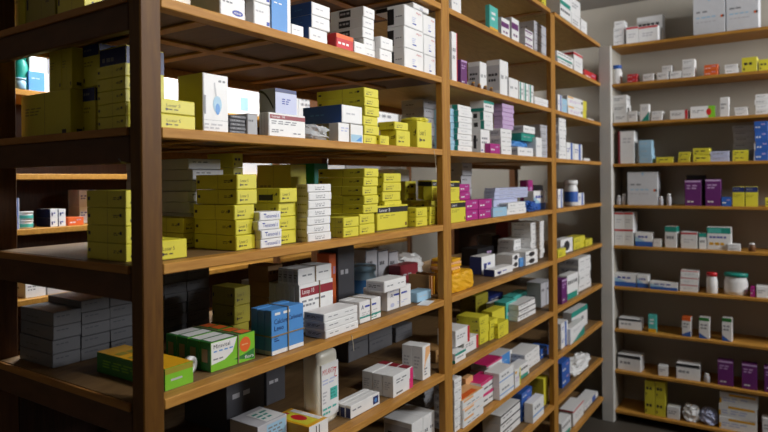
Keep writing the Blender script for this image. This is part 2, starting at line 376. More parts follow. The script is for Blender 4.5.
STY = {  # base colour, print, plural noun used for groups
    'yellow': ('yellow', st_yellow, 'yellow cartons'), 'yellowp': ('yellow', st_yellow_print, 'yellow cartons'), 'yfar': ('yellow', st_yellow_far, 'yellow cartons'),
    'ybig': ('yellow', st_yellow_big, 'large yellow cartons'), 'ynavy': ('yellow', st_yellow_navy, 'yellow cartons with navy bands'), 'yband': ('yellow', st_yellow_band, 'yellow cartons with black bands'),
    'white': ('white', st_white, 'white cartons'), 'whitei': ('white', st_white_ink, 'white cartons'), 'plain': ('white', st_plain, 'white cartons'), 'bluelogo': ('white', st_blue_logo, 'white cartons'),
    'bluemark': ('white', st_blue_mark, 'white cartons'), 'sky': ('white', st_sky_face, 'blue cartons'), 'blueside': ('white', st_blue_side, 'blue and white cartons'), 'navyside': ('white', st_navy_side, 'navy and white cartons'),
    'redtop': ('red', st_red_top, 'red cartons'), 'printside': ('white', st_print_side, 'white cartons with black printed sides'), 'cred': ('white', st_carton_red, 'white cartons with red lettering'),
    'redband': ('white', st_red_band, 'white cartons with red bands'), 'arc': ('grey', st_arc, 'grey cartons'), 'swirl': ('white', st_swirl, 'white cartons'), 'bpatch': ('white', st_blue_patch, 'white cartons'),
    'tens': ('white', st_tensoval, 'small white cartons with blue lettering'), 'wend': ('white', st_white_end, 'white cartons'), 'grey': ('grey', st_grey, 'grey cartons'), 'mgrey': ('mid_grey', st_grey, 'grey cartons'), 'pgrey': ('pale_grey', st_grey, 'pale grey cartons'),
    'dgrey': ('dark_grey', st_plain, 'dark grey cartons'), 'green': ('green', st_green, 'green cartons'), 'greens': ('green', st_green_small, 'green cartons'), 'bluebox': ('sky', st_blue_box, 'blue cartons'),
    'trio': ('white', st_trio, 'white cartons'), 'tealp': ('white', st_teal_print, 'white cartons'), 'violet': ('white', st_violet_print, 'white cartons'), 'bsq': ('white', st_blue_square, 'white cartons'),
    'pinke': ('white', st_pink_edge, 'white cartons'), 'orangee': ('white', st_orange_edge, 'white cartons'), 'pedge': ('white', st_purple_edge, 'white and purple cartons'), 'purple': ('purple', st_purple, 'purple cartons'),
    'magenta': ('magenta', st_magenta, 'magenta cartons'), 'btrim': ('white', st_black_trim, 'white cartons with dark edges'), 'ttrim': ('white', st_teal_trim, 'white and teal cartons'), 'gstripe': ('white', st_green_stripe, 'white cartons with green stripes'),
    'bstripe': ('white', st_blue_stripe, 'white cartons with blue stripes'), 'blow': ('white', st_blue_low, 'blue and white cartons'), 'bthin': ('white', st_thin_blue, 'white cartons with blue lines'), 'rline': ('white', st_red_line, 'white cartons with red lines'), 'rmark': ('white', st_red_mark, 'white cartons'),
    'rstrip': ('white', st_red_strip, 'white cartons'), 'garden': ('white', st_garden, 'white cartons'), 'diag': ('white', st_diag, 'white cartons'), 'ensure': ('carton_grey', st_ensure, 'large white cartons'), 'thin': ('white', st_thin_lines, 'large white cartons'),
    'ytab': ('white', st_yellow_tab, 'white cartons with yellow tabs'), 'otop': ('white', st_orange_top, 'white cartons'), 'gtop': ('white', st_green_top, 'white cartons with green tops'), 'mint': ('white', st_mint, 'white cartons'),
    'dtop': ('white', st_dark_top, 'white cartons'), 'aqua': ('light_teal', st_aqua, 'teal cartons'), 'pinktop': ('white', st_pinktop, 'white cartons with pink tops'), 'olid': ('white', st_orange_lid, 'orange topped cartons'),
    'face': ('white', st_face, 'white cartons'), 'letters': ('white', st_letters, 'white cartons'), 'yright': ('white', st_yellow_right, 'lilac and white cartons'), 'lilac': ('lilac', st_plain, 'lilac cartons'), 'pblue': ('pale_blue', st_plain, 'pale blue cartons'),
    'blue': ('blue', st_magenta, 'blue cartons'), 'navy': ('navy', st_plain, 'navy cartons'), 'teal': ('light_teal', st_magenta, 'teal cartons'), 'red': ('red', st_magenta, 'red cartons'), 'orange': ('orange', st_magenta, 'orange cartons'),
    'peach': ('peach', st_tan, 'peach cartons'), 'tan': ('tan', st_tan, 'tan cartons'), 'label': ('pale_grey', st_label, 'grey cartons'), 'amber': ('amber', st_amber, 'amber cartons'), 'lav': ('lavender', st_white, 'lavender cartons'),
    'dteal': ('teal', st_plain, 'teal cartons'), 'dred': ('dark_red', st_plain, 'dark red cartons'), 'black': ('black', st_magenta, 'black cartons'), 'olive': ('olive', st_yellow, 'yellow cartons'), 'wgreen': ('white', st_letters, 'white cartons'),  # olive entry: yellow cartons with shade put into the base colour
}
ORD = ['bottom', 'second up', 'third up', 'fourth up', 'fifth up', 'sixth up', 'seventh up', 'eighth up', 'ninth up', 'tenth up']
NTH = ['top', 'second', 'third', 'fourth', 'fifth', 'sixth', 'seventh', 'eighth', 'ninth', 'tenth']
def ordinal(i, n):
    return 'top' if i == n - 1 else ORD[i]
BAY = {1: ('near bay', 1), 2: ('middle bay', 0), 3: ('far bay', -1)}
def rplace(bay, k): return '%s %s shelf' % (BAY[bay][0], NTH[k - BAY[bay][1]])
def wplace(k): return 'far wall %s shelf' % NTH[k - 1]

SEED = [0]
def carton(style, w, d, h, loc, rot, label, group=None, flap=False, jit=.02):
    SEED[0] += 1
    base, fn, noun = STY[style]
    c = Carton(w, d, h, base, SEED[0], flap=flap); fn(c)
    col = noun.split()[-2] if noun.startswith(('large', 'small')) and len(noun.split()) == 3 else noun.split()[0]
    if col in ('small', 'large'): col = 'white'
    if col in ('pale', 'dark'): col = noun.split()[1]
    o = c.done(col + '_carton', None, loc, rot + rnd.uniform(-jit, jit))
    tag(o, label, col + ' carton', group); return o
def bands(parent, w, d, h, vert=(), horiz=(), mat='band', t=.0016, bw=.0035):
    for u in vert:
        bm = bmesh.new(); x = (u - .5) * w; a, b = x - bw / 2, x + bw / 2; g = .0008
        y0, y1 = -d / 2 - g, d / 2 + g
        bm_box(bm, a, b, y0 - t, y0, .0003, h + g + t); bm_box(bm, a, b, y1, y1 + t, .0003, h + g + t)
        bm_box(bm, a, b, y0, y1, h + g, h + g + t)
        link_mesh('rubber_band', bm, [mat], parent)
    for v in horiz:
        bm = bmesh.new(); z = v * h; a, b = z - bw / 2, z + bw / 2; g = .0008
        x0, x1, y0, y1 = -w / 2 - g, w / 2 + g, -d / 2 - g, d / 2 + g
        bm_box(bm, x0 - t, x1 + t, y0 - t, y0, a, b); bm_box(bm, x0 - t, x1 + t, y1, y1 + t, a, b)
        bm_box(bm, x0 - t, x0, y0, y1, a, b); bm_box(bm, x1, x1 + t, y0, y1, a, b)
        link_mesh('rubber_band', bm, [mat], parent)

GAP = .0009
def rack(bay, k, style, desc, n, pl, pr, yt, yb=None, b=.12, ins=.03, on=None, jit=.02, sh=0.0, m=0, vert=(), horiz=(), flap=None, sub=None):
    """cartons whose front faces the aisle; picture columns pl..pr and top row yt say where the front stands; n high, m bundled"""
    z0 = (RZ[k] if on is None else on) + .0006
    if yb is not None:
        p = on_z(pl, yb, z0); xf = max(FX - .6, min(FX - .004, p.x))
    else: xf = FX - ins
    ym = (yt + (yb if yb else yt + 12)) / 2
    A, B = on_x(pl, ym, xf), on_x(pr, ym, xf)
    w = B.y - A.y
    H = on_x(pl, yt, xf).z - z0
    H = min(H, (RZ[k - 1] if k - 1 in RZ else 9) - z0 - .032)
    d = xf - on_y(b, ym, A.y).x if b > 3 else b
    d = min(max(d, .015), xf - BX - .005)
    if flap is None: flap = bay == 1 and k < 6
    pl_ = rplace(bay, k); noun = STY[style][2]
    grp = '%s, %s' % (noun, pl_)
    if m:
        root = empty('carton_bundle', (xf - d / 2, (A.y + B.y) / 2, z0), math.pi / 2 + rnd.uniform(-jit, jit))
        dd = d / m
        for i in range(m):
            SEED[0] += 1
            c = Carton(w, dd - GAP, H * (1 - .012 * (i % 2)), STY[style][0], SEED[0]); STY[style][1](c)
            c.done('carton', root, (rnd.uniform(-.001, .001), -d / 2 + dd * (i + .5), 0))
        bands(root, w, d, H, vert, horiz)
        tag(root, '%s, %s' % (desc.rstrip(','), pl_), 'bundle of boxes'); return z0 + H
    h = H / n
    for i in range(n):
        dx, dy = (rnd.uniform(-sh, sh), rnd.uniform(-sh, sh)) if n > 1 else (0, 0)
        lab = '%s, %s in stack, %s' % (desc.rstrip(','), ordinal(i, n), pl_) if n > 1 else '%s, %s' % (desc.rstrip(','), pl_)
        carton(style, w, d, h - GAP, (xf - d / 2 - abs(dx), (A.y + B.y) / 2 + dy, z0 + i * h), math.pi / 2, lab, grp, flap, jit)
    return z0 + H
def side(k, style, desc, n, pl, pr, yt, yp, w, on=None, rot=0, flap=False):
    """cartons seen through the open left end: their side stands at y = yp between columns pl..pr"""
    z0 = (RZ[k] if on is None else on) + .0006
    A, B = on_y(pl, yt, yp), on_y(pr, yt, yp)
    H = B.z - z0; H = min(H, RZ[k - 1] - z0 - .036); h = H / n; pl_ = rplace(1, k)
    for i in range(n):
        lab = '%s, %s in stack, %s' % (desc.rstrip(','), ordinal(i, n), pl_) if n > 1 else '%s, %s' % (desc.rstrip(','), pl_)
        carton(style, w, B.x - A.x, h - GAP, ((A.x + B.x) / 2, yp + w / 2, z0 + i * h), math.pi / 2, lab, '%s %s' % (STY[style][2], pl_), flap, .006)
    return z0 + H
def wall(k, style, desc, n, pl, pr, yt, d=.10, ins=.03, on=None, jit=.05):
    z0 = (WZ[k] if on is None else on) + .0006
    yf = WY + ins
    A, B = on_y(pl, yt, yf), on_y(pr, yt, yf)
    H = (A.z + B.z) / 2 - z0
    if k > 1: H = min(H, WZ[k - 1] - .03 - z0)
    h = H / n; w = B.x - A.x; d = min(d, 4.985 - yf); jit = min(jit, .3 * ins / max(w, .02))
    for i in range(n):
        lab = '%s, %s in stack, %s' % (desc.rstrip(','), ordinal(i, n), wplace(k)) if n > 1 else '%s, %s' % (desc.rstrip(','), wplace(k))
        dx = rnd.uniform(-.004, .004) if n > 1 else 0
        carton(style, w - .001, d, h - GAP, ((A.x + B.x) / 2 + dx, yf + d / 2, z0 + i * h), 0, lab, '%s %s' % (STY[style][2], wplace(k)), False, jit)
    return z0 + H
def bottle(name, label, cat, loc, r, h, body='white', cap='white', lab=None, group=None, sq=1.0, neck=.62, rot=0):
    root = empty(name, loc, rot)
    ch = h * .2
    bm = lathe_bm([(r * .9, 0), (r, h * .03), (r, h * .62), (r * .93, h * .7), (r * neck, h * .78), (r * neck, h * .82)], 18, 1, sq); link_mesh('bottle_body', bm, [body], root)
    bm = lathe_bm([(r * neck * 1.15, h * .82), (r * neck * 1.15, h * .985), (r * neck, h)], 16, 1, sq); link_mesh('cap', bm, [cap], root)
    if lab:
        bm = lathe_bm([(r * 1.01, h * .15), (r * 1.01, h * .56)], 18, 1, sq, cap=False); link_mesh('label_wrap', bm, [lab], root)
    return tag(root, label, cat, group)
def bag(name, label, cat, x0, x1, y0, y1, z0, z1, mat, seed, amt=.012, group=None, cuts=6, soft=.22):
    bm = bmesh.new(); w, d, h = x1 - x0, y1 - y0, z1 - z0
    bmesh.ops.create_cube(bm, size=1); bmesh.ops.subdivide_edges(bm, edges=bm.edges[:], cuts=cuts, use_grid_fill=True)
    r = random.Random(seed)
    for v in bm.verts:
        x, y, z = v.co.x * 2, v.co.y * 2, v.co.z * 2
        q = 1 - soft * (abs(x) ** 3 * abs(y) ** 3 + abs(z) ** 3 * max(abs(x), abs(y)) ** 3 * .9)
        v.co = Vector((x * q * w / 2, y * q * d / 2, (z * q + 1) * h / 2))
        k = 1 if v.co.z > h * .15 else 0
        v.co += Vector((r.uniform(-1, 1), r.uniform(-1, 1), r.uniform(-1, .3) * k)) * min(amt, h * .2)
        v.co.z = max(v.co.z, 0)
    o = link_mesh(name, bm, [mat], None, ((x0 + x1) / 2, (y0 + y1) / 2, z0 + .0006))
    return tag(o, label, cat, group)

# ------------------------------------------------------------------ the room
def structure(name, *a, **k): return tag(solid(name, *a, bev=0, **k), kind='structure')
CEIL = EYE + 1.36
XL, XR, YB, YF = -3.12, 2.3, -1.6, 5.0
structure('floor', XL - .1, XR + .1, YB - .1, YF + .1, -.1, 0, 'floor_tile')
structure('ceiling', XL - .1, XR + .1, YB - .1, YF + .1, CEIL, CEIL + .1, 'ceiling_paint')
structure('wall_far', XL - .1, XR + .1, YF, YF + .1, 0, CEIL, 'wall_paint')
structure('wall_left', XL - .1, XL, YB, YF, 0, CEIL, 'room_paint')
structure('wall_right', XR, XR + .1, YB, YF, 0, CEIL, 'white_wall')
structure('wall_back', XL - .1, XR + .1, YB - .1, YB, 0, CEIL, 'dim_paint')

# ------------------------------------------------------------------ the long wooden rack
RY0, RY1 = .80, 4.655
POSTS = [(.80, .852), (2.168, 2.236), (3.525, 3.60)]
rack_root = tag(empty('wooden_rack', ((FX + BX) / 2, (RY0 + RY1) / 2, 0)), 'long brown wooden storage rack of three bays running down the aisle', 'rack')
ro = rack_root.location
def rp(name, x0, x1, y0, y1, z0, z1, mat, bev=.0025, parent=rack_root):
    off = ro if parent is rack_root else parent.location + ro
    return solid(name, x0, x1, y0, y1, z0, z1, mat, parent, bev, off)
PTOP = RZ[-1] - .02
for i, (a, b) in enumerate(POSTS):
    rp('post', FX - (.042 if i == 0 else .03), FX, a, b, 0, PTOP, 'wood_post_dark' if i == 0 else 'wood_z')
    rp('post', BX - .05, BX, a, b, 0, PTOP, 'wood_dark_z')
rp('post', BX - .05, BX, RY1 - .07, RY1, 0, PTOP, 'wood_dark_z')
bays = [(POSTS[0], POSTS[1][0], POSTS[0][1]), (POSTS[1], POSTS[2][0], POSTS[1][1]), (POSTS[2], RY1, POSTS[2][1])]
T = .018
for bi, (po, yend, ystart) in enumerate(bays):
    for k, z in RZ.items():
        if k == -1 and bi == 0: pass
        if k == 8 and bi < 1: pass
        y0 = po[0] + (.052 if bi == 0 else .0)
        y0b = RY0 + .002 if bi == 0 else (po[0] + po[1]) / 2 + .001
        y1b = (POSTS[bi + 1][0] + POSTS[bi + 1][1]) / 2 - .001 if bi < 2 else RY1
        fr = FX - (.0425 if bi == 0 else .0305)
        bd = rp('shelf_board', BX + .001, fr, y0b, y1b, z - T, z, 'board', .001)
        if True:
            bd.data.materials.append(MATS['wood_dark' if bi == 0 else 'wood_under_lit'])  # farther bays: lighter underside stands in for bounced light
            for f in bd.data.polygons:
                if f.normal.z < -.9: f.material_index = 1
        # front strip between the posts
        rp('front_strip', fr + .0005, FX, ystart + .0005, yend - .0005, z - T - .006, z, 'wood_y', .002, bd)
        rp('back_strip', BX + .001, BX + .022, ystart + .0005, yend - .0005, z - T - .03, z - T - .0005, 'wood_x', .001, bd)
        if bi == 0:
            for j in range(5):
                yy = ystart + .13 + j * (yend - ystart - .2) / 4.6
                rp('cross_batten', BX + .03, fr - .0005, yy, yy + .035, z - T - .0065, z - T - .0005, 'wood_x', .001, bd)
            rp('long_batten', -1.46, -1.42, ystart + .02, yend - .01, z - T - .0071, z - T - .0006, 'wood_x', .001, bd)
        elif bi == 1:
            rp('cross_batten', BX + .03, FX - .035, yend - .06, yend - .02, z - T - .0058, z - T - .0005, 'wood_y', .001, bd)
    if True:      # dark boards added to give the lower shelves a shaded back
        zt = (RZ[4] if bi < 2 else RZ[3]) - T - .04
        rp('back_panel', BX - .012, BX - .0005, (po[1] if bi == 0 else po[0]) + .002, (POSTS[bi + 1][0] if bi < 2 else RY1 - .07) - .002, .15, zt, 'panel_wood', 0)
    if bi == 0:
        for k, z in RZ.items():
            er = rp('end_rail', BX + .0005, FX - .0425, RY0, RY0 + .022, z - T - .062, z - T - .0006, 'wood_dark')
            rp('end_strip', BX + .002, FX - .0445, RY0 - .006, RY0 + .001, z - T - .001, z - .001, 'wood_x', .001)
nl = tube_bm([(0, 0, 0), (0, -.012, .001), (.001, -.018, .008)], .0014)
p = on_y(126, 162.5, RY0); link_mesh('nail', nl, ['steel'], rack_root, (p.x - ro.x, RY0 - ro.y, p.z - ro.z))

# ------------------------------------------------------------------ the shelving against the far wall
W0, W1 = -1.087, .75
wu = tag(empty('wall_shelving', ((W0 + W1) / 2, WY, 0)), 'ten shelf wooden shelving unit against the far wall with a white end post', 'shelving')
wo = wu.location
def wp(name, x0, x1, y0, y1, z0, z1, mat, bev=.002): return solid(name, x0, x1, y0, y1, z0, z1, mat, wu, bev, wo)
wp('end_post', -1.172, W0 - .0005, WY - .035, WY + .02, 0, WZ[1] - .004, 'white_paint', .003)
for k, z in WZ.items():
    wp('shelf_board', W0, W1, WY, YF - .002, z - .022, z, 'wall_wood', .003)
wp('side_panel', W0 - .02, W0 - .0008, WY + .021, YF - .002, 0, WZ[1] - .024, 'wall_paint', 0)
wp('end_post', W1 + .0005, W1 + .07, WY - .035, WY + .02, 0, WZ[1] - .004, 'white_paint', .003)

# ------------------------------------------------------------------ the rack behind, across the back aisle
KX = -2.75
kr = tag(empty('back_rack', (KX - .16, 2.4, 0)), 'wooden shelving standing behind the long rack across the back aisle', 'shelving')
ko = kr.location
def kp(name, x0, x1, y0, y1, z0, z1, mat, bev=.002): return solid(name, x0, x1, y0, y1, z0, z1, mat, kr, bev, ko)
KZ = {j: EYE + z for j, z in {0: .71, 1: .41, 2: .045, 3: -.195, 4: -.50, 5: -.80, 6: -1.10, 7: -1.45}.items()}
for j, z in KZ.items(): kp('shelf_board', KX - .34, KX, .08, 4.55, z - .025, z, 'wall_wood')
for y in (.1, 2.86, 4.5): kp('post', KX + .0015, KX + .03, y - .02, y + .02, 0, EYE + 1.0, 'wood_dark_z')
kp('back_panel', KX - .355, KX - .341, .06, 4.55, .1, EYE + .98, 'panel_wood', 0)

# ------------------------------------------------------------------ lights: unseen right-hand window, added near-aisle fill, back-aisle lamps, and the camera
def area(name, loc, tgt, sx, sy, W, col=(1, 1, 1)):
    L = bpy.data.lights.new(name, 'AREA'); L.shape = 'RECTANGLE'; L.size = sx; L.size_y = sy; L.energy = W; L.color = col
    o = bpy.data.objects.new(name, L); C.objects.link(o); o.location = loc
    o.rotation_euler = (Vector(tgt) - Vector(loc)).to_track_quat('-Z', 'Y').to_euler(); return o
def bulb(name, loc, W, rad, col=(1, .98, .95)):
    L = bpy.data.lights.new(name, 'POINT'); L.energy = W; L.shadow_soft_size = rad; L.color = col
    o = bpy.data.objects.new(name, L); C.objects.link(o); o.location = loc; return o
area('window_daylight', (2.24, 3.95, EYE + .95), (-1.1, 3.95, EYE + .7), .9, .6, 98, (.98, .99, 1))
area('near_aisle_fill', (.3, 1.5, EYE + 1.24), (-1.1, .6, EYE + .5), .2, .9, 40, (1, .98, .95))  # added fill for the near bay, tilted away from the wall unit
bulb('back_aisle_lamp', (-2.2, 3.9, EYE + 1.2), 34, .1, (.95, .97, 1))
area('back_aisle_lamp', (-2.42, 1.9, EYE + 1.25), (-2.65, 1.9, EYE), .2, 2.2, 130, (.93, .97, 1))
w = bpy.data.worlds.new('World'); bpy.context.scene.world = w; w.use_nodes = True
w.node_tree.nodes['Background'].inputs['Color'].default_value = (.5, .55, .6, 1)
w.node_tree.nodes['Background'].inputs['Strength'].default_value = .05
cam = bpy.data.cameras.new('camera'); co = bpy.data.objects.new('camera', cam); C.objects.link(co)
cam.sensor_width = 36; cam.lens = FPX / 768 * 36; cam.shift_y = -(216 - CY) / 768; cam.clip_start = .05
c_, s_ = math.cos(ROLL), math.sin(ROLL)
Rw = Vector((cyw, syw, 0)); Fw = Vector((-syw, cyw, 0)); Up = Vector((0, 0, 1))
cr, cu = Rw * c_ + Up * s_, Up * c_ - Rw * s_
M = Matrix((cr, cu, -Fw)).transposed().to_4x4(); M.translation = (0, 0, EYE); co.matrix_world = M
cam.dof.use_dof = True; cam.dof.focus_distance = 1.85; cam.dof.aperture_fstop = 3.0
bpy.context.scene.camera = co
vs = bpy.context.scene.view_settings
vs.view_transform = 'Standard'; vs.look = 'None'; vs.exposure = 0; vs.gamma = 1; vs.use_curve_mapping = False

# ================================================================== NEAR BAY
# --- top shelf
rack(1, 1, 'bluelogo', 'white carton with blue oval logo nearest the front post', 1, 220, 245, -8, None, 190, .02)
t = rack(1, 1, 'bluemark', 'white carton with small blue mark, beside blue-faced carton,', 2, 253.5, 270.5, -24, None, 245, .02)
rack(1, 1, 'sky', 'tall pale blue faced carton standing upright', 1, 271, 290.5, -14, None, .03, .015)
rack(1, 1, 'plain', 'small plain white carton right of the tall blue one', 1, 291.5, 303.5, 23, None, .06, .015)
t = rack(1, 1, 'blueside', 'white ended carton with blue side, lowest under two blue ones,', 1, 309, 327, 26.5, None, .12, .03)
rack(1, 1, 'blueside', 'blue sided white ended carton', 2, 313, 331, 1, None, 292, .025, on=t, sh=.004)
rack(1, 1, 'redtop', 'small red and orange carton', 1, 336, 353, 32, None, 327, .015)
rack(1, 1, 'plain', 'low plain white carton right of the red one', 1, 354, 365, 40.5, None, .08, .015)
rack(1, 1, 'printside', 'white carton with black print on grey side', 5, 364, 375, 5.5, None, 331, .035, sh=.005)
rack(1, 1, 'plain', 'little white carton beside the large red-lettered cartons', 2, 381, 393, 35.5, None, .06, .015, sh=.004)
t = rack(1, 1, 'cred', 'big white red-lettered carton of the left column', 3, 404, 422.5, 3.5, None, 387, .025)
t2 = rack(1, 1, 'cred', 'big white red-lettered carton of the right column', 3, 423.2, 435, 13.5, None, .16, .025)
rack(1, 1, 'cred', 'big white red-lettered carton lying across both columns', 1, 413, 428.5, -9, None, 375, .025, on=max(t, t2))
side(1, 'ybig', 'large yellow carton seen through the rack end, rearmost', 1, 14, 24, -30, .858, .16)
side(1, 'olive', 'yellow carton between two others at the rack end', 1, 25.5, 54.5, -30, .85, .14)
side(1, 'yellow', 'yellow carton nearest the front post at the rack end', 1, 57, 84, -25, .84, .13)
# --- second shelf
rack(1, 2, 'yellow', 'yellow carton right behind the front post', 2, 160, 195, 97.5, None, .11, .03, sh=.004)
side(2, 'yellow', 'yellow carton seen left of the front post', 5, 97, 125, 62, .822, .075)
t = side(2, 'ybig', 'wide yellow carton lying under two upright ones', 1, 21, 70, 88, .87, .2)
side(2, 'ybig', 'narrow yellow carton standing upright, left of pair,', 1, 49, 61, 48, .875, .16, on=t)
side(2, 'ybig', 'narrow yellow carton standing upright, right of pair,', 1, 61.5, 71.5, 46, .875, .16, on=t)
t = side(2, 'ynavy', 'navy topped yellow carton, lower one behind the yellow stack,', 1, 83, 95, 86, .905, .16)
side(2, 'ynavy', 'navy topped yellow carton, upper one at left,', 1, 83, 99, 42, .905, .16, on=t)
side(2, 'ynavy', 'navy topped yellow carton tucked behind the front post', 1, 100, 126, 44, .905, .11)
rack(1, 2, 'swirl', 'tall white carton with pale blue picture and yellowish side', 1, 203, 228, 72, None, 178, .025)
rack(1, 2, 'dgrey', 'dark ribbed stack of small blister packs', 5, 230, 246, 114, None, .06, .03, sh=.003)
rack(1, 2, 'grey', 'grey carton squeezed beside the red-banded carton', 1, 247, 257.5, 113, None, .07, .03)
t = rack(1, 2, 'redband', 'white carton with dark red band', 1, 268.5, 305, 111.5, None, 259, .02)
rack(1, 2, 'arc', 'grey carton with lavender panel on top of red-banded carton', 1, 275, 296, 87.5, None, 259, .03, on=t)
t = rack(1, 2, 'bpatch', 'white and pale blue carton tied with string beneath the blue carton', 1, 338, 363, 122.5, None, 328, .02, m=1, vert=(.45,))
rack(1, 2, 'blueside', 'long dark blue sided carton lying on the pale blue one', 1, 342, 362, 104, None, 303, .025, on=t + .0026)
p0, p1 = on_x(305, 130, FX - .02), on_x(334, 130, FX - .02)
bag('plastic_bag', 'clear plastic bag of tubes lying under the dark blue carton', 'plastic bag', FX - .14, FX - .015, p0.y, p1.y - .008, RZ[2], RZ[2] + .05, 'clear_plastic', 3)
for i in range(4):
    bm = tube_bm([(-.05, 0, 0), (.04, 0, 0)], .005, 10)
    tag(link_mesh('tube', bm, ['pale_grey'], None, (FX - .08, p0.y + .02 + i * .017, RZ[2] + .012 + (i % 2) * .013), .05), 'pale tube inside the clear plastic bag', 'tube', 'tubes inside the clear plastic bag')
rack(1, 2, 'yellow', 'yellow carton in the tall slim pile', 6, 364, 378.5, 86.5, None, 317, .03, sh=.004)
rack(1, 2, 'yellow', 'single low yellow carton at the foot of the tall pile', 1, 379.5, 389, 135, None, .07, .02)
t = rack(1, 2, 'yellow', 'yellow carton of two, lower thick one,', 1, 396, 410, 129.5, None, 380, .02)
rack(1, 2, 'yellow', 'yellow carton of two, upper thin one,', 1, 394.5, 408, 121, None, 378, .022, on=t)
t = rack(1, 2, 'yellow', 'bulging upright yellow carton near the middle post', 1, 417, 431.5, 120.5, None, 406, .02)
a, b = on_x(412, 118, FX - .1), on_x(426, 118, FX - .1)
bag('paper_wrapper', 'crumpled yellow wrapper lying on the upright yellow carton', 'wrapper', FX - .13, FX - .03, a.y - .06, a.y + .03, t, t + .02, 'yellow', 5)
rack(1, 2, 'pgrey', 'pale grey carton at back by middle post', 6, 424, 437, 93, None, 402, .26, sh=.003)
a, b = on_x(378, 110, FX - .3), on_x(405, 110, FX - .3)
bag('plastic_bag', 'cloudy plastic bag behind the short yellow cartons', 'plastic bag', FX - .42, FX - .24, a.y, b.y, RZ[2], RZ[2] + .13, 'clear_plastic', 8)
# --- third shelf
rack(1, 3, 'yellow', 'yellow carton in the broad front pile', 5, 237, 257, 174, 251, 196, sh=.006)
rack(1, 3, 'yellow', 'lone yellow carton right beside the front post', 1, 158, 187, 241, 261, .09)
rack(1, 3, 'yellow', 'shaded yellow carton behind the lone one', 2, 183, 200, 218, None, .16, .22)
side(3, 'yellow', 'yellow carton left of the front post', 4, 86.5, 125.5, 190, .825, .085)
side(3, 'yellow', 'single small yellow carton behind the front post', 1, 124.5, 134, 240, .915, .06)
t = rack(1, 3, 'pgrey', 'long grey carton behind the broad yellow pile', 8, 190, 222, 158, None, .30, .25, sh=.004)
t = rack(1, 3, 'yfar', 'yellow carton in the highest rear pile', 6, 233, 243, 151, None, .12, .29)
rack(1, 3, 'tens', 'small white carton with blue lettering', 4, 260, 281, 212, 249, .055, sh=.004)
rack(1, 3, 'yellow', 'yellow carton behind the blue-lettered cartons', 3, 278, 295.5, 203, None, 254, .05, sh=.005)
t = RZ[3] + (on_x(278, 203, FX - .05).z - RZ[3])
rack(1, 3, 'yellowp', 'yellow carton with black print, topmost behind blue-lettered cartons,', 1, 279.5, 297, 188, None, 254, .045, on=t)
rack(1, 3, 'ybig', 'big yellow carton at the back beside the teal one', 1, 290, 306, 164, None, 257, .33)
rack(1, 3, 'dteal', 'dark teal carton at the back', 1, 314, 328, 163, None, .12, .33)
rack(1, 3, 'wend', 'white ended carton with cream side', 7, 308, 331, 184, 242.5, 297, sh=.005)
t = rack(1, 3, 'yellow', 'yellow carton low in the tall pile', 2, 360, 375, 214, None, .16, .03, sh=.003)
rack(1, 3, 'yellow', 'yellow carton high in the tall pile', 5, 363.5, 378, 168, None, 318, .025, on=t, sh=.006)
rack(1, 3, 'yellow', 'yellow carton left of the tall pile', 2, 343, 358.5, 217.5, 238, .07, sh=.004)
t = rack(1, 3, 'yellow', 'yellow carton in pile behind banded carton', 6, 384.5, 402, 173, None, .1, .085, sh=.008)
rack(1, 3, 'yband', 'yellow carton with black band facing the aisle', 1, 376.5, 408, 206, 231, .035)
rack(1, 3, 'yellow', 'little yellow carton right of the banded carton', 2, 416, 427.5, 208, 227, .07, sh=.003)
rack(1, 3, 'yellow', 'little yellow carton close to the middle post', 2, 429.5, 438.5, 207, 225, .06, sh=.003)
t = rack(1, 3, 'yellow', 'yellow carton under the upright ones', 2, 428, 441, 201, None, .2, .14)
for i, wd in enumerate(('frontmost', 'middle', 'rearmost')):
    rack(1, 3, 'yband', 'upright black-topped yellow carton, %s of three,' % wd, 1, 432 - i * 3, 442 - i * 2.6, 180, None, .045, .15 + i * .055, on=t, flap=False)
rack(1, 3, 'yfar', 'dim yellow carton at the back', 3, 405, 416, 181, None, .12, .30)
rack(1, 3, 'plain', 'white carton at the back behind the second tall pile', 1, 395, 409, 169, None, .1, .44)
# --- fourth shelf
cols = [(53, 81, 313, 4), (81.5, 110, 301, 5), (110.5, 137, 295, 5), (137.5, 164, 279, 6), (164.5, 187, 273, 6), (187.5, 209.5, 270, 6)]
xg = on_z(53, 369, RZ[4]).x
for ci, (a, b, yt, n) in enumerate(cols):
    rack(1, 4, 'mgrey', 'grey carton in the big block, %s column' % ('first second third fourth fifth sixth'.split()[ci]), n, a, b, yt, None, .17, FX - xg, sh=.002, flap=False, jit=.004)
t = rack(1, 4, 'greens', 'small green carton with yellowish top beside the front post', 1, 165, 193, 369, 391.5, 97, flap=False)
rack(1, 4, 'green', 'green and white cartons with red circle, bound by a band', 1, 212, 255, 343, 372.5, 166, m=4, vert=(.6,))
a = on_z(196, 374, RZ[4])
bm = lathe_bm([(.011, 0), (.022, 0), (.022, .014), (.011, .014), (.011, 0)], 22, cap=False)
tag(link_mesh('tape_roll', bm, ['white'], None, (a.x - .02, a.y - .01, RZ[4] + .0225)), 'small white roll of tape between the two green packs', 'tape roll').rotation_euler = (0, math.pi / 2, .3)
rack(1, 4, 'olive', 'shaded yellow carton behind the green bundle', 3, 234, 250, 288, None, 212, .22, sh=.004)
rack(1, 4, 'white', 'small white carton behind the shaded yellow pile', 2, 262, 277, 282, None, .1, .34)
rack(1, 4, 'bluebox', 'light blue cartons tied crosswise with bands', 1, 272, 303.5, 311, 356.5, 251, m=3, vert=(.5,), horiz=(.42,))
t = rack(1, 4, 'redband', 'white cartons with dark red band, bound upright,', 1, 299, 333, 285.5, None, 266, .13, m=7, vert=(.58,))
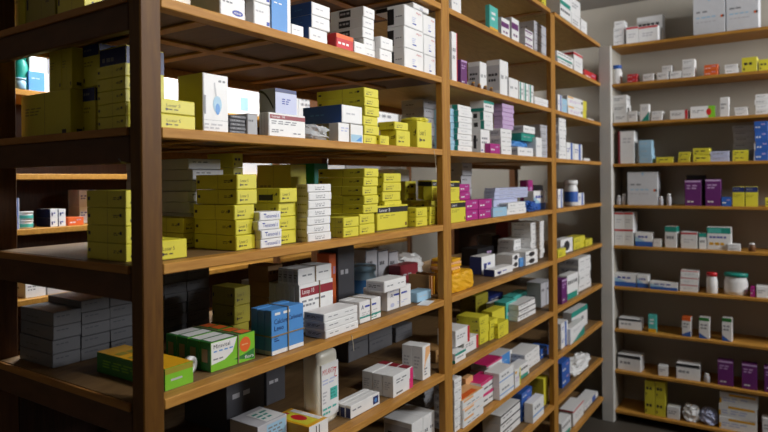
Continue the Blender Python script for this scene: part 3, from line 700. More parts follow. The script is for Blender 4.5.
rack(1, 4, 'trio', 'white cartons bound on top of the red-banded bundle', 1, 298, 331.5, 269.5, None, 278, .13, on=t, m=4, vert=(.5,))
rack(1, 4, 'tan', 'tan carton standing left of the bound bundles', 4, 268, 283, 266, None, .09, .26, sh=.002)
rack(1, 4, 'trio', 'flat white carton lying lengthwise', 3, 326, 359, 314, 339.5, 306, sh=.006)
rack(1, 4, 'tealp', 'white cartons with teal print bound by a band', 1, 359.5, 381, 302.5, 324, .09, m=3, vert=(.5,))
t = rack(1, 4, 'violet', 'white cartons with blue print bound by a band', 1, 387.5, 411, 290, 311.5, 363, m=4, vert=(.5,))
rack(1, 4, 'trio', 'flat white carton on top of the blue-printed bundle', 1, 384, 406, 281.5, None, 366, .04, on=t + .0025)
rack(1, 4, 'pblue', 'small pale blue carton near the middle post', 1, 417, 431, 293, 303, .06)
a = on_z(424, 303, RZ[4])
bm = bmesh.new(); bm_box(bm, -.022, .022, -.05, .05, 0, .0012, 0)
tag(link_mesh('leaflet', bm, ['white'], None, (min(a.x + .02, FX - .03), a.y, RZ[4] + .0006), .25), 'folded white leaflet lying before the pale blue carton', 'leaflet')
rack(1, 4, 'dgrey', 'dark grey carton at the back next to orange one', 1, 338, 354, 247, None, .1, .30)
rack(1, 4, 'orange', 'orange carton at the back', 1, 329, 336, 254, None, .06, .31)
a = on_x(360, 270, FX - .33)
bottle('medicine_tub', 'pale blue round tub behind the flat white cartons', 'tub', (a.x, a.y + .02, RZ[4] + .0006), .055, .13, 'pale_blue', 'pale_blue', 'sky', neck=.9)
for i, (a, b, w_) in enumerate(((366, 377, 'left'), (378, 388, 'middle'), (389, 398, 'right'))):
    rack(1, 4, 'pgrey', 'grey upright carton at the back, %s of three,' % w_, 1, a, b, 250 + i, None, .08, .36)
a, b = on_x(398, 260, FX - .38), on_x(424, 260, FX - .38)
bag('plastic_bag', 'white plastic bag at the back near the middle post', 'plastic bag', FX - .5, FX - .36, a.y, b.y, RZ[4], RZ[4] + .12, 'white', 11)
rack(1, 4, 'dred', 'dark red carton in front of the white plastic bag', 1, 400, 418, 266, None, .06, .29)
for i in range(6):
    a = on_x(419 + i * 2.2, 280, FX - .14)
    bm = bmesh.new(); bm_box(bm, -.05, .05, -.004, .004, 0, .085 - .004 * (i % 3), 0, .001)
    tag(link_mesh('envelope', bm, [('tan', 'peach', 'amber')[i % 3]], None, (a.x, a.y + i * .003, RZ[4] + .0006), rnd.uniform(-.02, .02)), 'upright %s paper envelope, %s from the left, beside middle post' % (('tan', 'peach', 'amber')[i % 3], 'first second third fourth fifth sixth'.split()[i]), 'envelope', 'envelopes on the fourth shelf of the near bay')
# --- fifth shelf
t = rack(1, 5, 'label', 'grey carton with pale label in the bottom corner', 1, 258, 287, 427, 452, 230, flap=False)
rack(1, 5, 'amber', 'amber carton lying flat with white printed end', 1, 309, 328, 427, 443, 272, flap=False)
a = on_z(326, 425, RZ[5])
jr = empty('plastic_jug', (a.x - .04, a.y + .022, RZ[5] + .0006), 0)
tag(jr, 'tall cream plastic bottle with red lettered label under the shelf', 'bottle')
H = .262
bm = lathe_bm([(.94, 0), (1, .008), (1, H * .80), (.95, H * .85), (.72, H * .89), (.36, H * .905), (.36, H * .92)], 32, .036, .056, .5); link_mesh('bottle_body', bm, ['jug_plastic'], jr)
bm = lathe_bm([(.5, H * .92), (.5, H * .985), (.46, H)], 24, .034, .034); link_mesh('cap', bm, ['white'], jr)
c = Carton(.086, .0012, H * .66, 'white', 5, bev=.0003)
c.text('F', .06, .80, .78, .90, 'MYLANTA', 'red_ink'); c.text('F', .72, .69, .9, .88, 'Z', 'red_ink'); c.words('F', .06, .9, .6, .72, 'lavender', 2, 2); c.rect('F', .5, .3, .92, .52, 'light_teal'); c.words('F', .52, .9, .32, .5, 'teal_ink', 3, 2)
c.words('F', .06, .42, .25, .5, 'pale_grey', 4, 1); c.words('F', .06, .9, .04, .2, 'light_teal', 2, 3)
c.done('front_label', jr, (.0370, .004, .02), math.pi / 2)
rack(1, 5, 'dgrey', 'large grey carton in the dark back, lower left,', 1, 226, 264, 372, None, .2, .30)  # dark grey base puts the shade of the back into the colour
rack(1, 5, 'dgrey', 'grey carton in the dark back beside the larger one', 1, 266, 285, 366, None, .12, .36)  # grey carton with the dim back painted into its base
rack(1, 5, 'bsq', 'white cartons with navy square, three side by side', 1, 351, 379.5, 406.5, 419.5, 335, m=3)
rack(1, 5, 'pinke', 'white cartons with pink right edge', 1, 393, 413.5, 376.5, 398.5, 362, m=3)
rack(1, 5, 'orangee', 'white cartons with pale orange swoosh', 1, 422.5, 430.5, 347, 381, 402, m=2)
rack(1, 5, 'tan', 'tan carton half behind the middle post', 1, 436, 448, 351, None, .1, .1)
for i, (a, b, w_) in enumerate(((348, 368, 'left'), (369, 392, 'middle'), (396, 412, 'right'))):
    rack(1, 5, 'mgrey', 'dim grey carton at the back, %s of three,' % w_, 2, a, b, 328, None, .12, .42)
# --- sixth shelf
rack(1, 6, 'trio', 'white carton near the middle post, left of pair,', 1, 412, 423, 424, None, .13, .05)
rack(1, 6, 'trio', 'white carton near the middle post, right of pair,', 1, 423.5, 434.5, 417, None, .13, .05)
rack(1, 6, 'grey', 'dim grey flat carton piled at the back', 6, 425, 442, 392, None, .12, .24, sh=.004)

# ================================================================== MIDDLE BAY
rack(2, -1, 'yellow', 'yellow carton at the far end', 1, 542, 546, -8, None, .08, .02)
rack(2, 0, 'plain', 'white carton beside the near post', 1, 452, 461, -8, None, .1, .03)
rack(2, 0, 'aqua', 'upright teal carton', 1, 489.5, 498, 4, None, 485, .03)
rack(2, 0, 'pedge', 'white and purple carton, nearer one,', 1, 501.5, 509.5, 16.5, None, .07, .03)
rack(2, 0, 'pedge', 'white and purple carton, farther one,', 1, 511.5, 519, 16.5, None, .07, .03)
rack(2, 0, 'pedge', 'low white and purple carton', 3, 525, 533, 28, None, .07, .02)
rack(2, 0, 'pgrey', 'pale carton by the far post', 4, 534, 548, 20, None, .1, .08, sh=.002)
rack(2, 1, 'rmark', 'tall narrow white carton beside the near post', 1, 452, 457, 31, None, .05, .02)
rack(2, 1, 'purple', 'violet carton behind the tall narrow white one', 1, 461, 467, 59, None, .05, .04)
rack(2, 1, 'trio', 'big white carton, nearer of two,', 1, 480, 486.5, 61, None, 468, .05)
rack(2, 1, 'trio', 'big white carton, farther of two,', 1, 500, 508, 59, None, 486.5, .03)
for i in range(4):
    a = on_x(474 + i * 6, 86, FX - .012)
    bottle('vial', 'tiny amber vial at the shelf edge, %s from the left' % 'first second third fourth'.split()[i], 'vial', (a.x - .004, a.y, RZ[1] + .0006), .009, .022, 'brown', 'amber', group='amber vials on the middle bay')
rack(2, 1, 'trio', 'plain white carton before the green striped ones', 1, 509.2, 518.3, 77, None, .08, .02)
for i in range(3):
    rack(2, 1, 'gstripe', 'white carton with green stripe, %s of three,' % ('first', 'middle', 'last')[i], 1, 519 + i * 5, 523.5 + i * 5, 81 + i * 1.5, None, .07, .03)
rack(2, 1, 'plain', 'low white carton by the far post', 2, 535, 548, 96, None, .08, .02)
# second... (third shelf of this bay)
rack(2, 2, 'btrim', 'white dark-edged carton by the near post', 8, 459, 472.5, 104, None, .10, .03, sh=.006)
rack(2, 2, 'pblue', 'pale carton half hidden by the near post', 6, 451, 458, 108, None, .08, .05, sh=.004)
t = rack(2, 2, 'whitei', 'upright white carton under the dark-edged pile', 1, 481, 489.5, 129, None, 472, .04)
t = rack(2, 2, 'btrim', 'white dark-edged carton above the upright white one', 2, 484, 493, 111, None, 471, .035, on=t, sh=.004)
rack(2, 2, 'ttrim', 'teal-trimmed white carton on top of the pile', 1, 484, 493.5, 100, None, 470, .035, on=t)
rack(2, 2, 'magenta', 'small magenta carton at the foot of the lilac pile', 1, 490.5, 499.8, 143, None, .07, .012)
t = rack(2, 2, 'trio', 'white carton under the lilac pile', 3, 501, 511.5, 128, None, 490, .03, sh=.003)
rack(2, 2, 'lilac', 'lilac carton', 6, 503, 514, 103, None, 494, .03, on=t, sh=.004)
t = rack(2, 2, 'trio', 'white carton lowest under the blue bag', 1, 518, 533, 146.5, None, 511, .03)
a, b = on_x(511, 140, FX - .05), on_x(531, 140, FX - .05)
bag('plastic_bag', 'blue plastic bag between white cartons in the middle bay', 'plastic bag', FX - .16, FX - .05, a.y, b.y, t, t + .035, 'sky', 17)
t += .036
t = rack(2, 2, 'dteal', 'dark teal carton above the blue bag', 1, 521, 535, 132.5, None, .12, .04, on=t)
rack(2, 2, 'trio', 'white carton topmost over the teal one', 1, 523.5, 535, 125, None, 510, .03, on=t)
rack(2, 2, 'plain', 'rounded white carton right of the blue bag', 1, 536, 542, 137, None, .06, .02)
rack(2, 2, 'pgrey', 'pale carton by the far post', 5, 540, 550, 124, None, .1, .09, sh=.002)
# (fourth shelf of this bay)
t = rack(2, 3, 'yband', 'black banded yellow carton, lower one at near post,', 1, 451, 465.5, 201.5, None, .05, .012)
rack(2, 3, 'yband', 'black banded yellow carton, upper one at near post,', 1, 450, 459.5, 181, None, .05, .02, on=t)
t = rack(2, 3, 'magenta', 'magenta carton, left column', 2, 466, 478, 200, None, .06, .025)
rack(2, 3, 'magenta', 'magenta carton, right column', 2, 478.5, 492, 199.5, None, .06, .025)
rack(2, 3, 'magenta', 'magenta carton above the left column', 2, 460, 470, 184, None, .06, .035, on=t, sh=.002)
rack(2, 3, 'pgrey', 'large pale grey carton piled at the back', 4, 462, 472, 160, None, .12, .28, sh=.004)
rack(2, 3, 'pblue', 'low pale blue carton before the white rows', 1, 493, 507, 208, None, .05, .015)
t = rack(2, 3, 'lav', 'white row carton, lower,', 1, 493, 518, 200, None, .05, .07)
rack(2, 3, 'lav', 'long white carton in the upper row', 3, 496, 528, 188, None, .06, .08, on=t, sh=.005)
rack(2, 3, 'trio', 'white carton right of the pale blue one', 2, 508, 526, 203, None, .05, .02, sh=.003)
a, b = on_x(528, 205, FX - .02), on_x(537, 205, FX - .02)
bag('plastic_bag', 'small bright blue plastic bag in the middle bay', 'plastic bag', FX - .08, FX - .015, a.y, b.y, RZ[3], RZ[3] + .06, 'blue', 21)
rack(2, 3, 'blow', 'white and blue carton next to the far post', 1, 534, 545, 191, None, .06, .07)
rack(2, 3, 'magenta', 'tall magenta carton standing behind', 1, 526, 533, 180, None, .04, .17)
rack(2, 3, 'black', 'black carton at the back by far post', 1, 534, 543, 185, None, .06, .2)
# (fifth shelf of this bay)
a, b = on_x(453, 280, FX - .02), on_x(475, 280, FX - .02)
t = RZ[4]
bag('paper_packet', 'wrinkled amber paper packet beside the near post', 'packet', FX - .13, FX - .02, a.y - .01, b.y - .005, RZ[4], RZ[4] + .085, 'amber', 31, .0025, soft=.06)
for i in range(5):
    bm = bmesh.new(); bm_box(bm, -.05, .05, -.045, .045, 0, .011, 0, .002)
    tag(link_mesh('envelope', bm, [('amber', 'peach')[i % 2]], None, (FX - .08 + rnd.uniform(-.005, .005), a.y + .05 + rnd.uniform(-.006, .006), RZ[4] + .0866 + i * .0115), rnd.uniform(-.15, .15)), '%s packet of the flat pile on the wrinkled amber packet, %s' % (('amber', 'peach')[i % 2], ordinal(i, 5)), 'envelope', 'flat packets on the wrinkled packet')
rack(2, 4, 'navyside', 'tall white and navy carton', 1, 482, 495, 257, 275, 470)
rack(2, 4, 'navyside', 'low navy and white carton at the shelf edge', 1, 495, 512.5, 270, 277, 484)
rack(2, 4, 'face', 'white carton with dark picture', 2, 512.5, 519.5, 255, 269, 496, sh=.002)
rack(2, 4, 'sky', 'small blue carton between white ones', 1, 519.8, 525.5, 258, 267, .05)
rack(2, 4, 'face', 'white carton right of small blue one', 2, 526, 537.5, 252, 266, .09)
rack(2, 4, 'white', 'small white carton in the tall pale pile', 8, 531, 544, 223, None, .12, .10, sh=.002)
rack(2, 4, 'white', 'small white carton in the pile behind', 4, 514, 526.5, 240, None, .1, .16, sh=.001)
rack(2, 4, 'dred', 'dark red carton at the back', 1, 508, 520, 222, None, .08, .3)
rack(2, 4, 'black', 'black carton at the back behind navy cartons', 1, 478, 494, 249, None, .1, .28)
rack(2, 4, 'dgrey', 'dark grey carton left of dark red', 3, 492, 505, 236, None, .1, .36)
# (sixth shelf of this bay)
rack(2, 5, 'ttrim', 'white and teal carton by the near post', 1, 455, 466, 354, 364, .08)
t = rack(2, 5, 'rmark', 'white carton with red edge, lower,', 1, 464, 478.5, 341, 355, .09)
rack(2, 5, 'rmark', 'white carton with red edge, upper,', 1, 456, 469.5, 331, None, .09, .05, on=t - .01)
rack(2, 5, 'yellow', 'yellow carton in the long side-on pile', 3, 480, 489, 318, 345.5, 457, sh=.003, flap=True)
rack(2, 5, 'yellow', 'short yellow carton right of the long pile', 2, 490, 497.5, 321, 341, .08, sh=.002)
rack(2, 5, 'yellow', 'yellow carton before the upright one', 2, 498.3, 508.5, 324, 339, .05)
rack(2, 5, 'ybig', 'upright yellow carton behind the low yellow ones', 1, 492, 505, 312, None, .06, .13)
rack(2, 5, 'teal', 'teal carton of the pair, lower,', 1, 506, 517, 303, 322, .07)
rack(2, 5, 'teal', 'teal carton leaning above the pair', 1, 513, 529, 297, None, .07, .19)
rack(2, 5, 'dtop', 'white carton with dark top stripe', 3, 519, 536, 305, 322, .07, sh=.004)
rack(2, 5, 'pgrey', 'pale carton standing at the far post, nearer,', 1, 541, 546, 283, None, .09, .10)
rack(2, 5, 'pgrey', 'pale carton standing at the far post, farther,', 1, 546.5, 551, 281, None, .09, .10)
rack(2, 5, 'blow', 'white and blue carton at the back behind teal ones', 1, 496, 506, 304, None, .06, .2)
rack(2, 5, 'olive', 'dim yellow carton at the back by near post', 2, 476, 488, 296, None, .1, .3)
rack(2, 5, 'navy', 'dark navy carton at the back', 2, 489, 503, 297, None, .1, .32)
# (seventh shelf of this bay)
rack(2, 6, 'trio', 'white carton piled against the near post', 6, 455, 462, 380, 433, .1, sh=.002)
rack(2, 6, 'peach', 'peach carton standing behind the orange-topped ones', 1, 466, 473, 379, None, .03, .09)
rack(2, 6, 'olid', 'orange topped white carton', 3, 463.5, 484, 401, 430, .09, sh=.002)
rack(2, 6, 'pinktop', 'pink topped white carton in front', 2, 481, 496.5, 384, 409, .08, sh=.002)
rack(2, 6, 'pinktop', 'pink topped white carton behind', 3, 487, 502, 366, None, .09, .13, sh=.004)
rack(2, 6, 'bthin', 'white carton with blue line', 2, 499.8, 514, 374, 402, .08, sh=.002)
rack(2, 6, 'yright', 'pale carton with yellow mark', 1, 515, 520.8, 371, 391, .05)
rack(2, 6, 'wgreen', 'white carton with green end', 1, 516, 529, 369, 383, .06)
rack(2, 6, 'sky', 'white and blue carton behind the blue-lined ones', 1, 501, 512, 356, None, .08, .14)
rack(2, 6, 'trio', 'white carton in the wide pile', 3, 525, 540, 355, 372, .11, sh=.002)
rack(2, 6, 'blue', 'blue carton near the far post', 1, 540.8, 548.5, 350, None, .09, .065)
# (eighth shelf of this bay)
rack(2, 7, 'ybig', 'tall yellow carton standing upright', 1, 543.5, 548.5, 379, None, 530, .05)
rack(2, 7, 'bthin', 'white and pale blue carton beside the tall yellow', 1, 533, 544, 404, 424, .05)
rack(2, 7, 'blue', 'blue carton in the narrow pile', 4, 522, 532, 394, None, .07, .07, sh=.003)
rack(2, 7, 'dtop', 'white carton with black top', 3, 501, 521, 416, None, .1, .07, sh=.003)

# ================================================================== FAR BAY
rack(3, -1, 'letters', 'white carton with faint print, nearer,', 2, 560, 571, -14, None, .12, .03)
rack(3, -1, 'white', 'white carton with faint print, farther,', 2, 571.5, 580, -4, None, .12, .04)
rack(3, -1, 'plain', 'small white carton at the far end', 1, 581, 587, 18, None, .06, .04)
rack(3, 0, 'letters', 'white carton with dark lettering', 2, 557.5, 573, 50, None, .08, .03)
rack(3, 0, 'rline', 'tall white carton right of the lettered ones', 1, 574, 582.5, 51, None, .07, .03)
rack(3, 0, 'red', 'red carton by the white end post', 1, 585, 597, 69, None, .08, .04)
rack(3, 1, 'bstripe', 'white and blue carton by the near post', 1, 558, 562, 94, None, .06, .03)
rack(3, 1, 'pblue', 'pale blue carton next to the near one', 1, 562.5, 567, 98, None, .06, .03)
rack(3, 1, 'yright', 'lilac and white carton with yellow edge', 2, 568, 586, 95, None, .08, .03)
rack(3, 1, 'plain', 'low white carton near the end post', 1, 588, 594, 118, None, .05, .04)
rack(3, 2, 'trio', 'white carton by the near post', 5, 559, 566, 117, None, .07, .03, sh=.001)
rack(3, 2, 'bstripe', 'white carton with blue stripe, left of pair,', 1, 566.5, 574, 142, None, .07, .03)
rack(3, 2, 'bstripe', 'white carton with blue stripe, right of pair,', 1, 574.5, 582, 143.5, None, .07, .03)
rack(3, 2, 'plain', 'low white carton lying near the end post', 1, 584, 590, 158, None, .05, .04)
rack(3, 3, 'bstripe', 'white and blue carton by the near post', 1, 558, 563, 189, None, .06, .03)
a = on_x(571, 200, FX - .06)
bottle('medicine_tub', 'white tub with rounded top in the far bay', 'tub', (a.x, a.y, RZ[3] + .0006), .045, .17, 'white', 'white', 'blue', neck=.85)
rack(3, 3, 'bstripe', 'low white and blue carton right of the tub', 1, 578.5, 584, 193, None, .06, .02)
rack(3, 4, 'face', 'white carton with black mark by the near post', 1, 561, 572.5, 240, None, .06, .05)
rack(3, 4, 'yellow', 'low yellow carton before the marked one', 1, 558, 566, 250, None, .03, .012)
rack(3, 4, 'yellowp', 'yellow carton with dark print', 2, 574, 585, 238, None, .08, .05)
rack(3, 4, 'yellow', 'yellow carton nearest the end post', 1, 585.5, 592.5, 240, None, .08, .04)
rack(3, 5, 'purple', 'purple carton by the near post', 1, 562, 567, 280, None, .06, .02)
rack(3, 5, 'wgreen', 'white carton with green foot', 1, 567.5, 578, 276, None, .06, .03)
rack(3, 5, 'trio', 'white carton in the tall pile', 4, 579, 590.5, 259, None, .14, .05, sh=.001)
rack(3, 6, 'bstripe', 'blue striped carton by the near post', 2, 561, 568, 324, None, .08, .03)
rack(3, 6, 'ttrim', 'tall white and teal carton at the back', 1, 572, 587, 313, None, .06, .08)
rack(3, 6, 'diag', 'white carton with teal corner', 1, 570, 585, 329, None, .05, .012)
rack(3, 7, 'blue', 'blue carton by the near post', 2, 562, 570, 364, None, .08, .05, sh=.001)
a, b = on_x(574.5, 370, FX - .03), on_x(593, 368, FX - .03)
bag('plastic_bag', 'crumpled white plastic bag low in the far bay', 'plastic bag', FX - .14, FX - .03, a.y, b.y, RZ[7], RZ[7] + .085, 'white', 41)
rack(3, 8, 'wgreen', 'white and green carton at the near post', 1, 562, 571, 424, None, .07, .03)
rack(3, 8, 'rline', 'white carton with red line', 1, 573, 584, 411, None, .09, .03)
rack(3, 8, 'bstripe', 'white carton with navy band', 1, 584.5, 598, 406, None, .09, .04)

# ================================================================== FAR WALL UNIT
wall(1, 'white', 'white carton by the end post', 4, 613.5, 624, 21)
wall(1, 'rline', 'white carton with red top line, left of pair,', 1, 626, 638, 26.5, .08, .02)
wall(1, 'rline', 'white carton with red top line, right of pair,', 1, 638.5, 658, 25.5, .08, .02)
wall(1, 'letters', 'pale carton standing behind the red-lined pair', 1, 637, 663, 16, .08, .14)
wall(1, 'ensure', 'very large white carton, left of pair,', 1, 693.5, 725.5, -3, .2, .03)
wall(1, 'ensure', 'very large white carton, right of pair,', 1, 726.5, 759, -7, .2, .03)
a = on_y(616, 75, WY + .07)
bottle('medicine_bottle', 'square white bottle with blue cap by the white end post', 'bottle', (a.x + .005, a.y, WZ[2] + .0006), .04, .145, 'white', 'blue', None, sq=.8, neck=.8)
wall(2, 'red', 'small red carton', 2, 627, 637, 74)
wall(2, 'white', 'small white carton right of the red ones', 1, 643, 654, 73.5)
t = wall(2, 'white', 'small white carton, left of a close pair,', 1, 657, 668.5, 72)
wall(2, 'white', 'small white carton, right of a close pair,', 1, 669.5, 681, 71)
wall(2, 'white', 'small white carton on top of the close pair', 1, 662, 672, 65.5, .08, .03, on=t)
wall(2, 'white', 'small white carton left of the orange ones', 3, 682.5, 695, 59)
wall(2, 'orange', 'orange carton', 2, 704, 718, 64.5)
wall(2, 'white', 'white carton between orange and yellow', 2, 725, 738.5, 64)
wall(2, 'yfar', 'taller yellow carton', 1, 742, 757.5, 57, .12)
wall(2, 'yfar', 'yellow carton at the right picture edge', 1, 758.5, 770, 59, .12)
wall(3, 'white', 'white carton stacked by the end post', 3, 613, 627, 95, .13, .03)
wall(3, 'white', 'low white carton right of the end stack', 1, 628, 637, 111)
wall(3, 'diag', 'tall white carton with dark corner', 1, 640, 649, 104, .05)
wall(3, 'white', 'small white carton right of the dark-cornered one', 2, 651, 662, 111)
wall(3, 'rmark', 'white carton with red end', 1, 670, 688, 110)
wall(3, 'garden', 'white and green carton with red dot', 1, 690, 715, 106)
wall(3, 'white', 'tall white carton standing alone', 1, 720, 729, 97, .05)
wall(3, 'white', 'small white carton right of the tall one', 2, 735, 748, 107)
wall(3, 'white', 'white carton stacked at right picture edge', 4, 755, 769, 94)
wall(4, 'rstrip', 'tall white carton with dark red strip', 1, 618, 634, 131, .14)
wall(4, 'pblue', 'pale blue carton', 3, 639, 652, 140)
wall(4, 'yfar', 'low yellow carton lying flat', 1, 656, 673, 157)
wall(4, 'yfar', 'small yellow carton, nearer the flat one', 2, 678, 690, 152)
wall(4, 'yfar', 'wider yellow carton left of the lavender ones', 2, 693, 710, 148)
wall(4, 'lav', 'lavender white carton', 2, 711, 730, 151)
wall(4, 'yfar', 'yellow carton before the grey stack', 2, 732, 748, 150, .06)
wall(4, 'pgrey', 'pale grey carton at the back', 6, 733, 754, 125, .12, .12)
wall(4, 'blue', 'blue carton at the right edge', 4, 754.5, 768, 121, .1, .02)
for i, (px, py, h_) in enumerate(((619, 186, .05), (624, 190, .06), (661, 197, .045), (669, 196, .06))):
    a = on_y(px, py, WY + .05)
    bottle('vial', 'small glass vial %s the big white carton, %s' % (('left of', 'left of', 'right of', 'right of')[i], ('far', 'near', 'near', 'far')[i]), 'vial', (a.x, a.y, WZ[5] + .0006), .016, h_ * 1.4, 'pale_grey', 'white', group='glass vials beside the big white carton')
wall(5, 'ensure', 'big white carton with orange dot', 1, 627, 657, 172, .16)
wall(5, 'purple', 'purple carton, left of pair,', 1, 684.5, 701, 180, .1)
wall(5, 'purple', 'purple carton, right of pair,', 1, 705, 720.5, 179, .1)
wall(5, 'black', 'black carton standing behind the purple pair', 1, 686, 706, 175, .05, .15)
wall(5, 'blue', 'small blue carton', 1, 721, 731, 197)
wall(5, 'ynavy', 'yellow carton with black top, left of pair,', 1, 732.5, 744.5, 186.5)
wall(5, 'ynavy', 'yellow carton with black top, right of pair,', 1, 745, 757.5, 186.5)
wall(5, 'yfar', 'yellow carton cut by the right picture edge', 1, 765, 776, 198)
wall(6, 'rline', 'white carton with red line, left column', 2, 614, 623.3, 212, .13, .025)
wall(6, 'rline', 'white carton with red line, right column', 2, 624, 633.5, 212, .13, .025)
wall(6, 'blow', 'white and pale blue carton', 1, 635, 652, 232.5)
wall(6, 'plain', 'small white carton right of pale blue one', 1, 653, 661.5, 239, .06)
wall(6, 'ttrim', 'upright white carton with teal top', 1, 665, 677, 226.5)
wall(6, 'rline', 'white carton with pink top beside teal one', 1, 681, 697.5, 232)
wall(6, 'ttrim', 'narrow white and teal carton', 1, 698.5, 706, 233)
wall(6, 'mint', 'wide white carton with teal top and blue print', 1, 707, 731, 227)
wall(6, 'white', 'small flat white carton near right end', 2, 728, 741, 244, .05, .015)
a = on_y(752, 247, WY + .04)
bottle('vial', 'small dark bottle near the right picture edge', 'bottle', (a.x, a.y, WZ[6] + .0006), .022, .055, 'brown', 'white')
wall(7, 'blow', 'blue and white carton, left,', 1, 614, 636, 273.5)
wall(7, 'blow', 'blue and white carton, right,', 1, 636.8, 648, 275)
wall(7, 'blow', 'low blue carton left of the white stack', 1, 650, 677.5, 282, .07, .02)
wall(7, 'rline', 'white carton with pinkish line', 3, 680, 698, 270.5)
a = on_y(712, 285, WY + .05)
bottle('medicine_bottle', 'white bottle with red cap on the far wall', 'bottle', (a.x, a.y, WZ[7] + .0006), .034, .145, 'white', 'red', None, sq=.7, neck=.85)
a = on_y(736, 285, WY + .08)
bottle('medicine_tub', 'white tub with wide teal lid', 'tub', (a.x, a.y, WZ[7] + .0006),   .07, .15, 'white', 'teal', 'white', sq=.6, neck=.9)
wall(7, 'magenta', 'small magenta carton at the right', 1, 750.5, 755, 287, .06)
wall(7, 'white', 'white carton right of the magenta one', 1, 756, 768, 286.5)
wall(8, 'dtop', 'white carton with dark top stripe', 1, 618.5, 641, 318.5)
wall(8, 'aqua', 'small teal carton with amber foot', 1, 648, 656, 315, .05)
wall(8, 'otop', 'upright white carton with orange top', 1, 682, 691, 317, .06)
wall(8, 'gtop', 'upright white carton with green top, left,', 1, 699, 709.5, 317.5, .06)
wall(8, 'gtop', 'upright white carton with green top, right,', 1, 722, 732, 318, .06)
wall(9, 'dtop', 'white carton at the left end', 1, 618, 641, 355, .12)
wall(9, 'white', 'small white carton in the middle', 1, 658, 667.5, 366, .06)
wall(9, 'dtop', 'white carton left of the vial', 1, 676, 699.5, 364, .12)
a = on_y(707, 377, WY + .05)
bottle('vial', 'clear vial left of the purple cartons', 'vial', (a.x, a.y, WZ[9] + .0006), .018, .06, 'pale_grey', 'white')
wall(9, 'purple', 'purple carton, left of three,', 1, 717.5, 733, 360.5, .07)
wall(9, 'purple', 'purple carton, middle of three,', 1, 741.5, 757, 364, .07)
wall(9, 'purple', 'purple carton, cut by the picture edge,', 1, 764, 780, 367, .07)
wall(10, 'yfar', 'tall yellow carton, left column', 2, 645, 655, 381, .08)
wall(10, 'yfar', 'tall yellow carton, right column', 2, 655.5, 665.5, 382, .08)
wall(10, 'white', 'small white carton right of the yellow ones', 1, 667, 679.5, 407, .07)
a, b = on_y(683, 412, WY + .04), on_y(701, 412, WY + .04)
bag('paper_packet', 'crumpled white packet, left one on the lowest wall shelf', 'packet', a.x, b.x - .016, WY + .03, WY + .13, WZ[10], WZ[10] + .11, 'white', 51)
a, b = on_y(701, 414, WY + .04), on_y(716, 414, WY + .04)
bag('paper_packet', 'crumpled white packet, right one on the lowest wall shelf', 'packet', a.x, b.x, WY + .03, WY + .13, WZ[10], WZ[10] + .105, 'lavender', 52)
wall(10, 'ytab', 'white carton with yellow tab', 3, 719, 757, 394, .14)
wall(10, 'white', 'white carton by the right picture edge', 1, 762, 776, 419, .08)

# ================================================================== BACK RACK
def back(j, style, desc, n, pl, pr, yt, d=.2, ins=.03):
    z0 = KZ[j] + .0006; xf = KX - ins
    A, B = on_x(pl, yt, xf), on_x(pr, yt, xf); H = A.z - z0
    H = min(H, (KZ[j - 1] - .03 if j > 0 else 9) - z0)
    for i in range(n):
        lab = '%s on back rack' % desc + (', %s' % ordinal(i, n) if n > 1 else '')
        carton(style, B.y - A.y - .002, min(d, .3), H / n - GAP, (xf - d / 2, (A.y + B.y) / 2, z0 + i * H / n), math.pi / 2, lab, '%s on the back rack' % STY[style][2], False, .005)
a = on_x(21, 66, KX - .06)
bottle('medicine_bottle', 'teal bottle seen through the rack end, upper shelf', 'bottle', (a.x, a.y, KZ[1] + .0006), .03, .17, 'teal', 'teal')
a = on_x(25, 83, KX - .02)
bottle('medicine_tub', 'small pale blue round tub seen through rack end', 'tub', (a.x, a.y - .02, KZ[1] + .0006), .022, .05, 'pale_blue', 'pale_blue', neck=.9)
z0 = KZ[1]
A, B = on_x(29, 80, KX - .02), on_x(48.5, 80, KX - .02)
hh = on_x(29, 71, KX - .02).z - z0
carton('sky', B.y - A.y, .2, hh, (KX - .12, (A.y + B.y) / 2, z0 + .0006), math.pi / 2, 'white carton with blue face, lower one seen through rack end', None, False, 0)
carton('plain', B.y - A.y - .01, .18, .105, (KX - .12, (A.y + B.y) / 2 + .003, z0 + hh + .0016), math.pi / 2, 'white carton lying on the blue faced one behind rack', None, False, 0)
for i, (a, b, yt, st) in enumerate(((52, 104, 58, 'thin'), (105, 163, 56, 'plain'), (164, 186, 62, 'thin'), (187, 227, 64, 'plain'), (228, 266, 66, 'thin'), (267, 298, 70, 'thin'), (299, 318, 86, 'rmark'), (319, 345, 82, 'thin'), (346, 372, 84, 'plain'), (373, 398, 90, 'white'))):
    back(1, st, 'large white carton, %s from the left, upper shelf,' % 'first second third fourth fifth sixth seventh eighth ninth tenth'.split()[i], 1, a, b, yt)
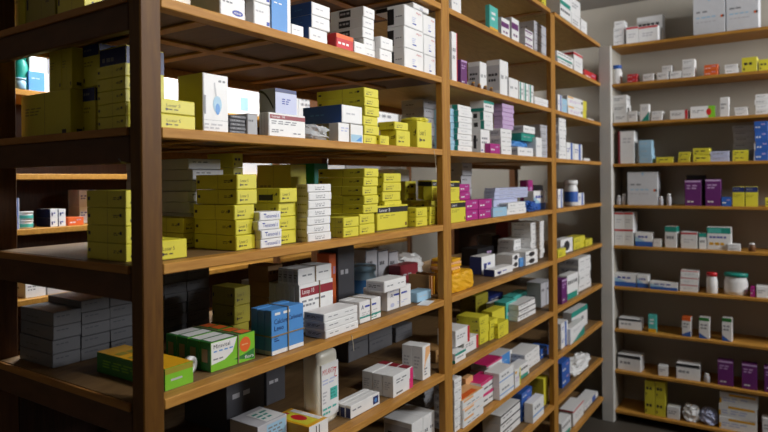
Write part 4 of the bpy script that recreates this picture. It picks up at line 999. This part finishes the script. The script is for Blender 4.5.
for i, (a, b, st) in enumerate(((160, 170, 'plain'), (171, 182, 'peach'), (183, 198, 'plain'), (236, 271, 'plain'), (272, 279, 'teal'), (280, 303, 'rmark'), (304, 316, 'face'), (318, 345, 'white'), (346, 380, 'grey'))):
    back(2, st, '%s carton, %s from the left, shelf glimpsed between yellow piles,' % ({'peach': 'peach', 'teal': 'teal', 'grey': 'grey'}.get(st, 'white'), 'first second third fourth fifth sixth seventh eighth ninth'.split()[i]), 1, a, b, 150)
back(3, 'bstripe', 'tall thin white and blue carton', 1, 14, 19.5, 198, .06)
a = on_x(26, 216, KX - .06)
for i in range(2):
    bottle('medicine_tub', 'small white tub with teal foot, %s of two, on back rack' % ('lower', 'upper')[i], 'tub', (a.x, a.y, KZ[3] + .0006 + i * .038), .028, .036, 'white', 'white', 'light_teal', neck=.9)
back(3, 'navyside', 'navy sided white carton, left,', 2, 50, 58, 209, .12)
back(3, 'navyside', 'navy sided white carton, right,', 2, 58.5, 66, 209, .12)
back(3, 'orange', 'flat orange packet', 1, 68, 84, 217.5, .1)
back(3, 'bstripe', 'white carton with navy band, half hidden by yellow pile,', 2, 79, 97, 190, .1, .14)
back(4, 'white', 'white carton low behind the rack', 1, 25, 46, 281, .15)
back(4, 'pgrey', 'pale carton low behind the rack', 1, 47, 70, 278, .15)
back(6, 'lav', 'lavender carton lowest behind the rack, left,', 1, 20, 33, 421, .12)
back(6, 'lav', 'lavender carton lowest behind the rack', 3, 41, 75, 410, .14)
back(6, 'pblue', 'pale blue carton lowest behind the rack, right,', 1, 78, 95, 412, .12)

# hanging threads
for (px, ya, yb_, k, w_) in ((434.5, 153, 175, 2, 'second shelf edge by the middle post'), (352, 330, 346, 4, 'fourth shelf edge below the flat white cartons')):
    a = on_x(px, ya, FX + .003); b = on_x(px + 2, yb_, FX + .004)
    bm = tube_bm([(0, 0, 0), (.002, (b.y - a.y) * .3, (b.z - a.z) * .3), (.001, (b.y - a.y) * .9, (b.z - a.z) * .7), (.002, b.y - a.y, b.z - a.z)], .0008)
    a.z = RZ[k] - .006
    tag(link_mesh('thread', bm, ['cream'], None, (FX + .0012, a.y, a.z)), 'loose pale thread hanging from the %s' % w_, 'thread')
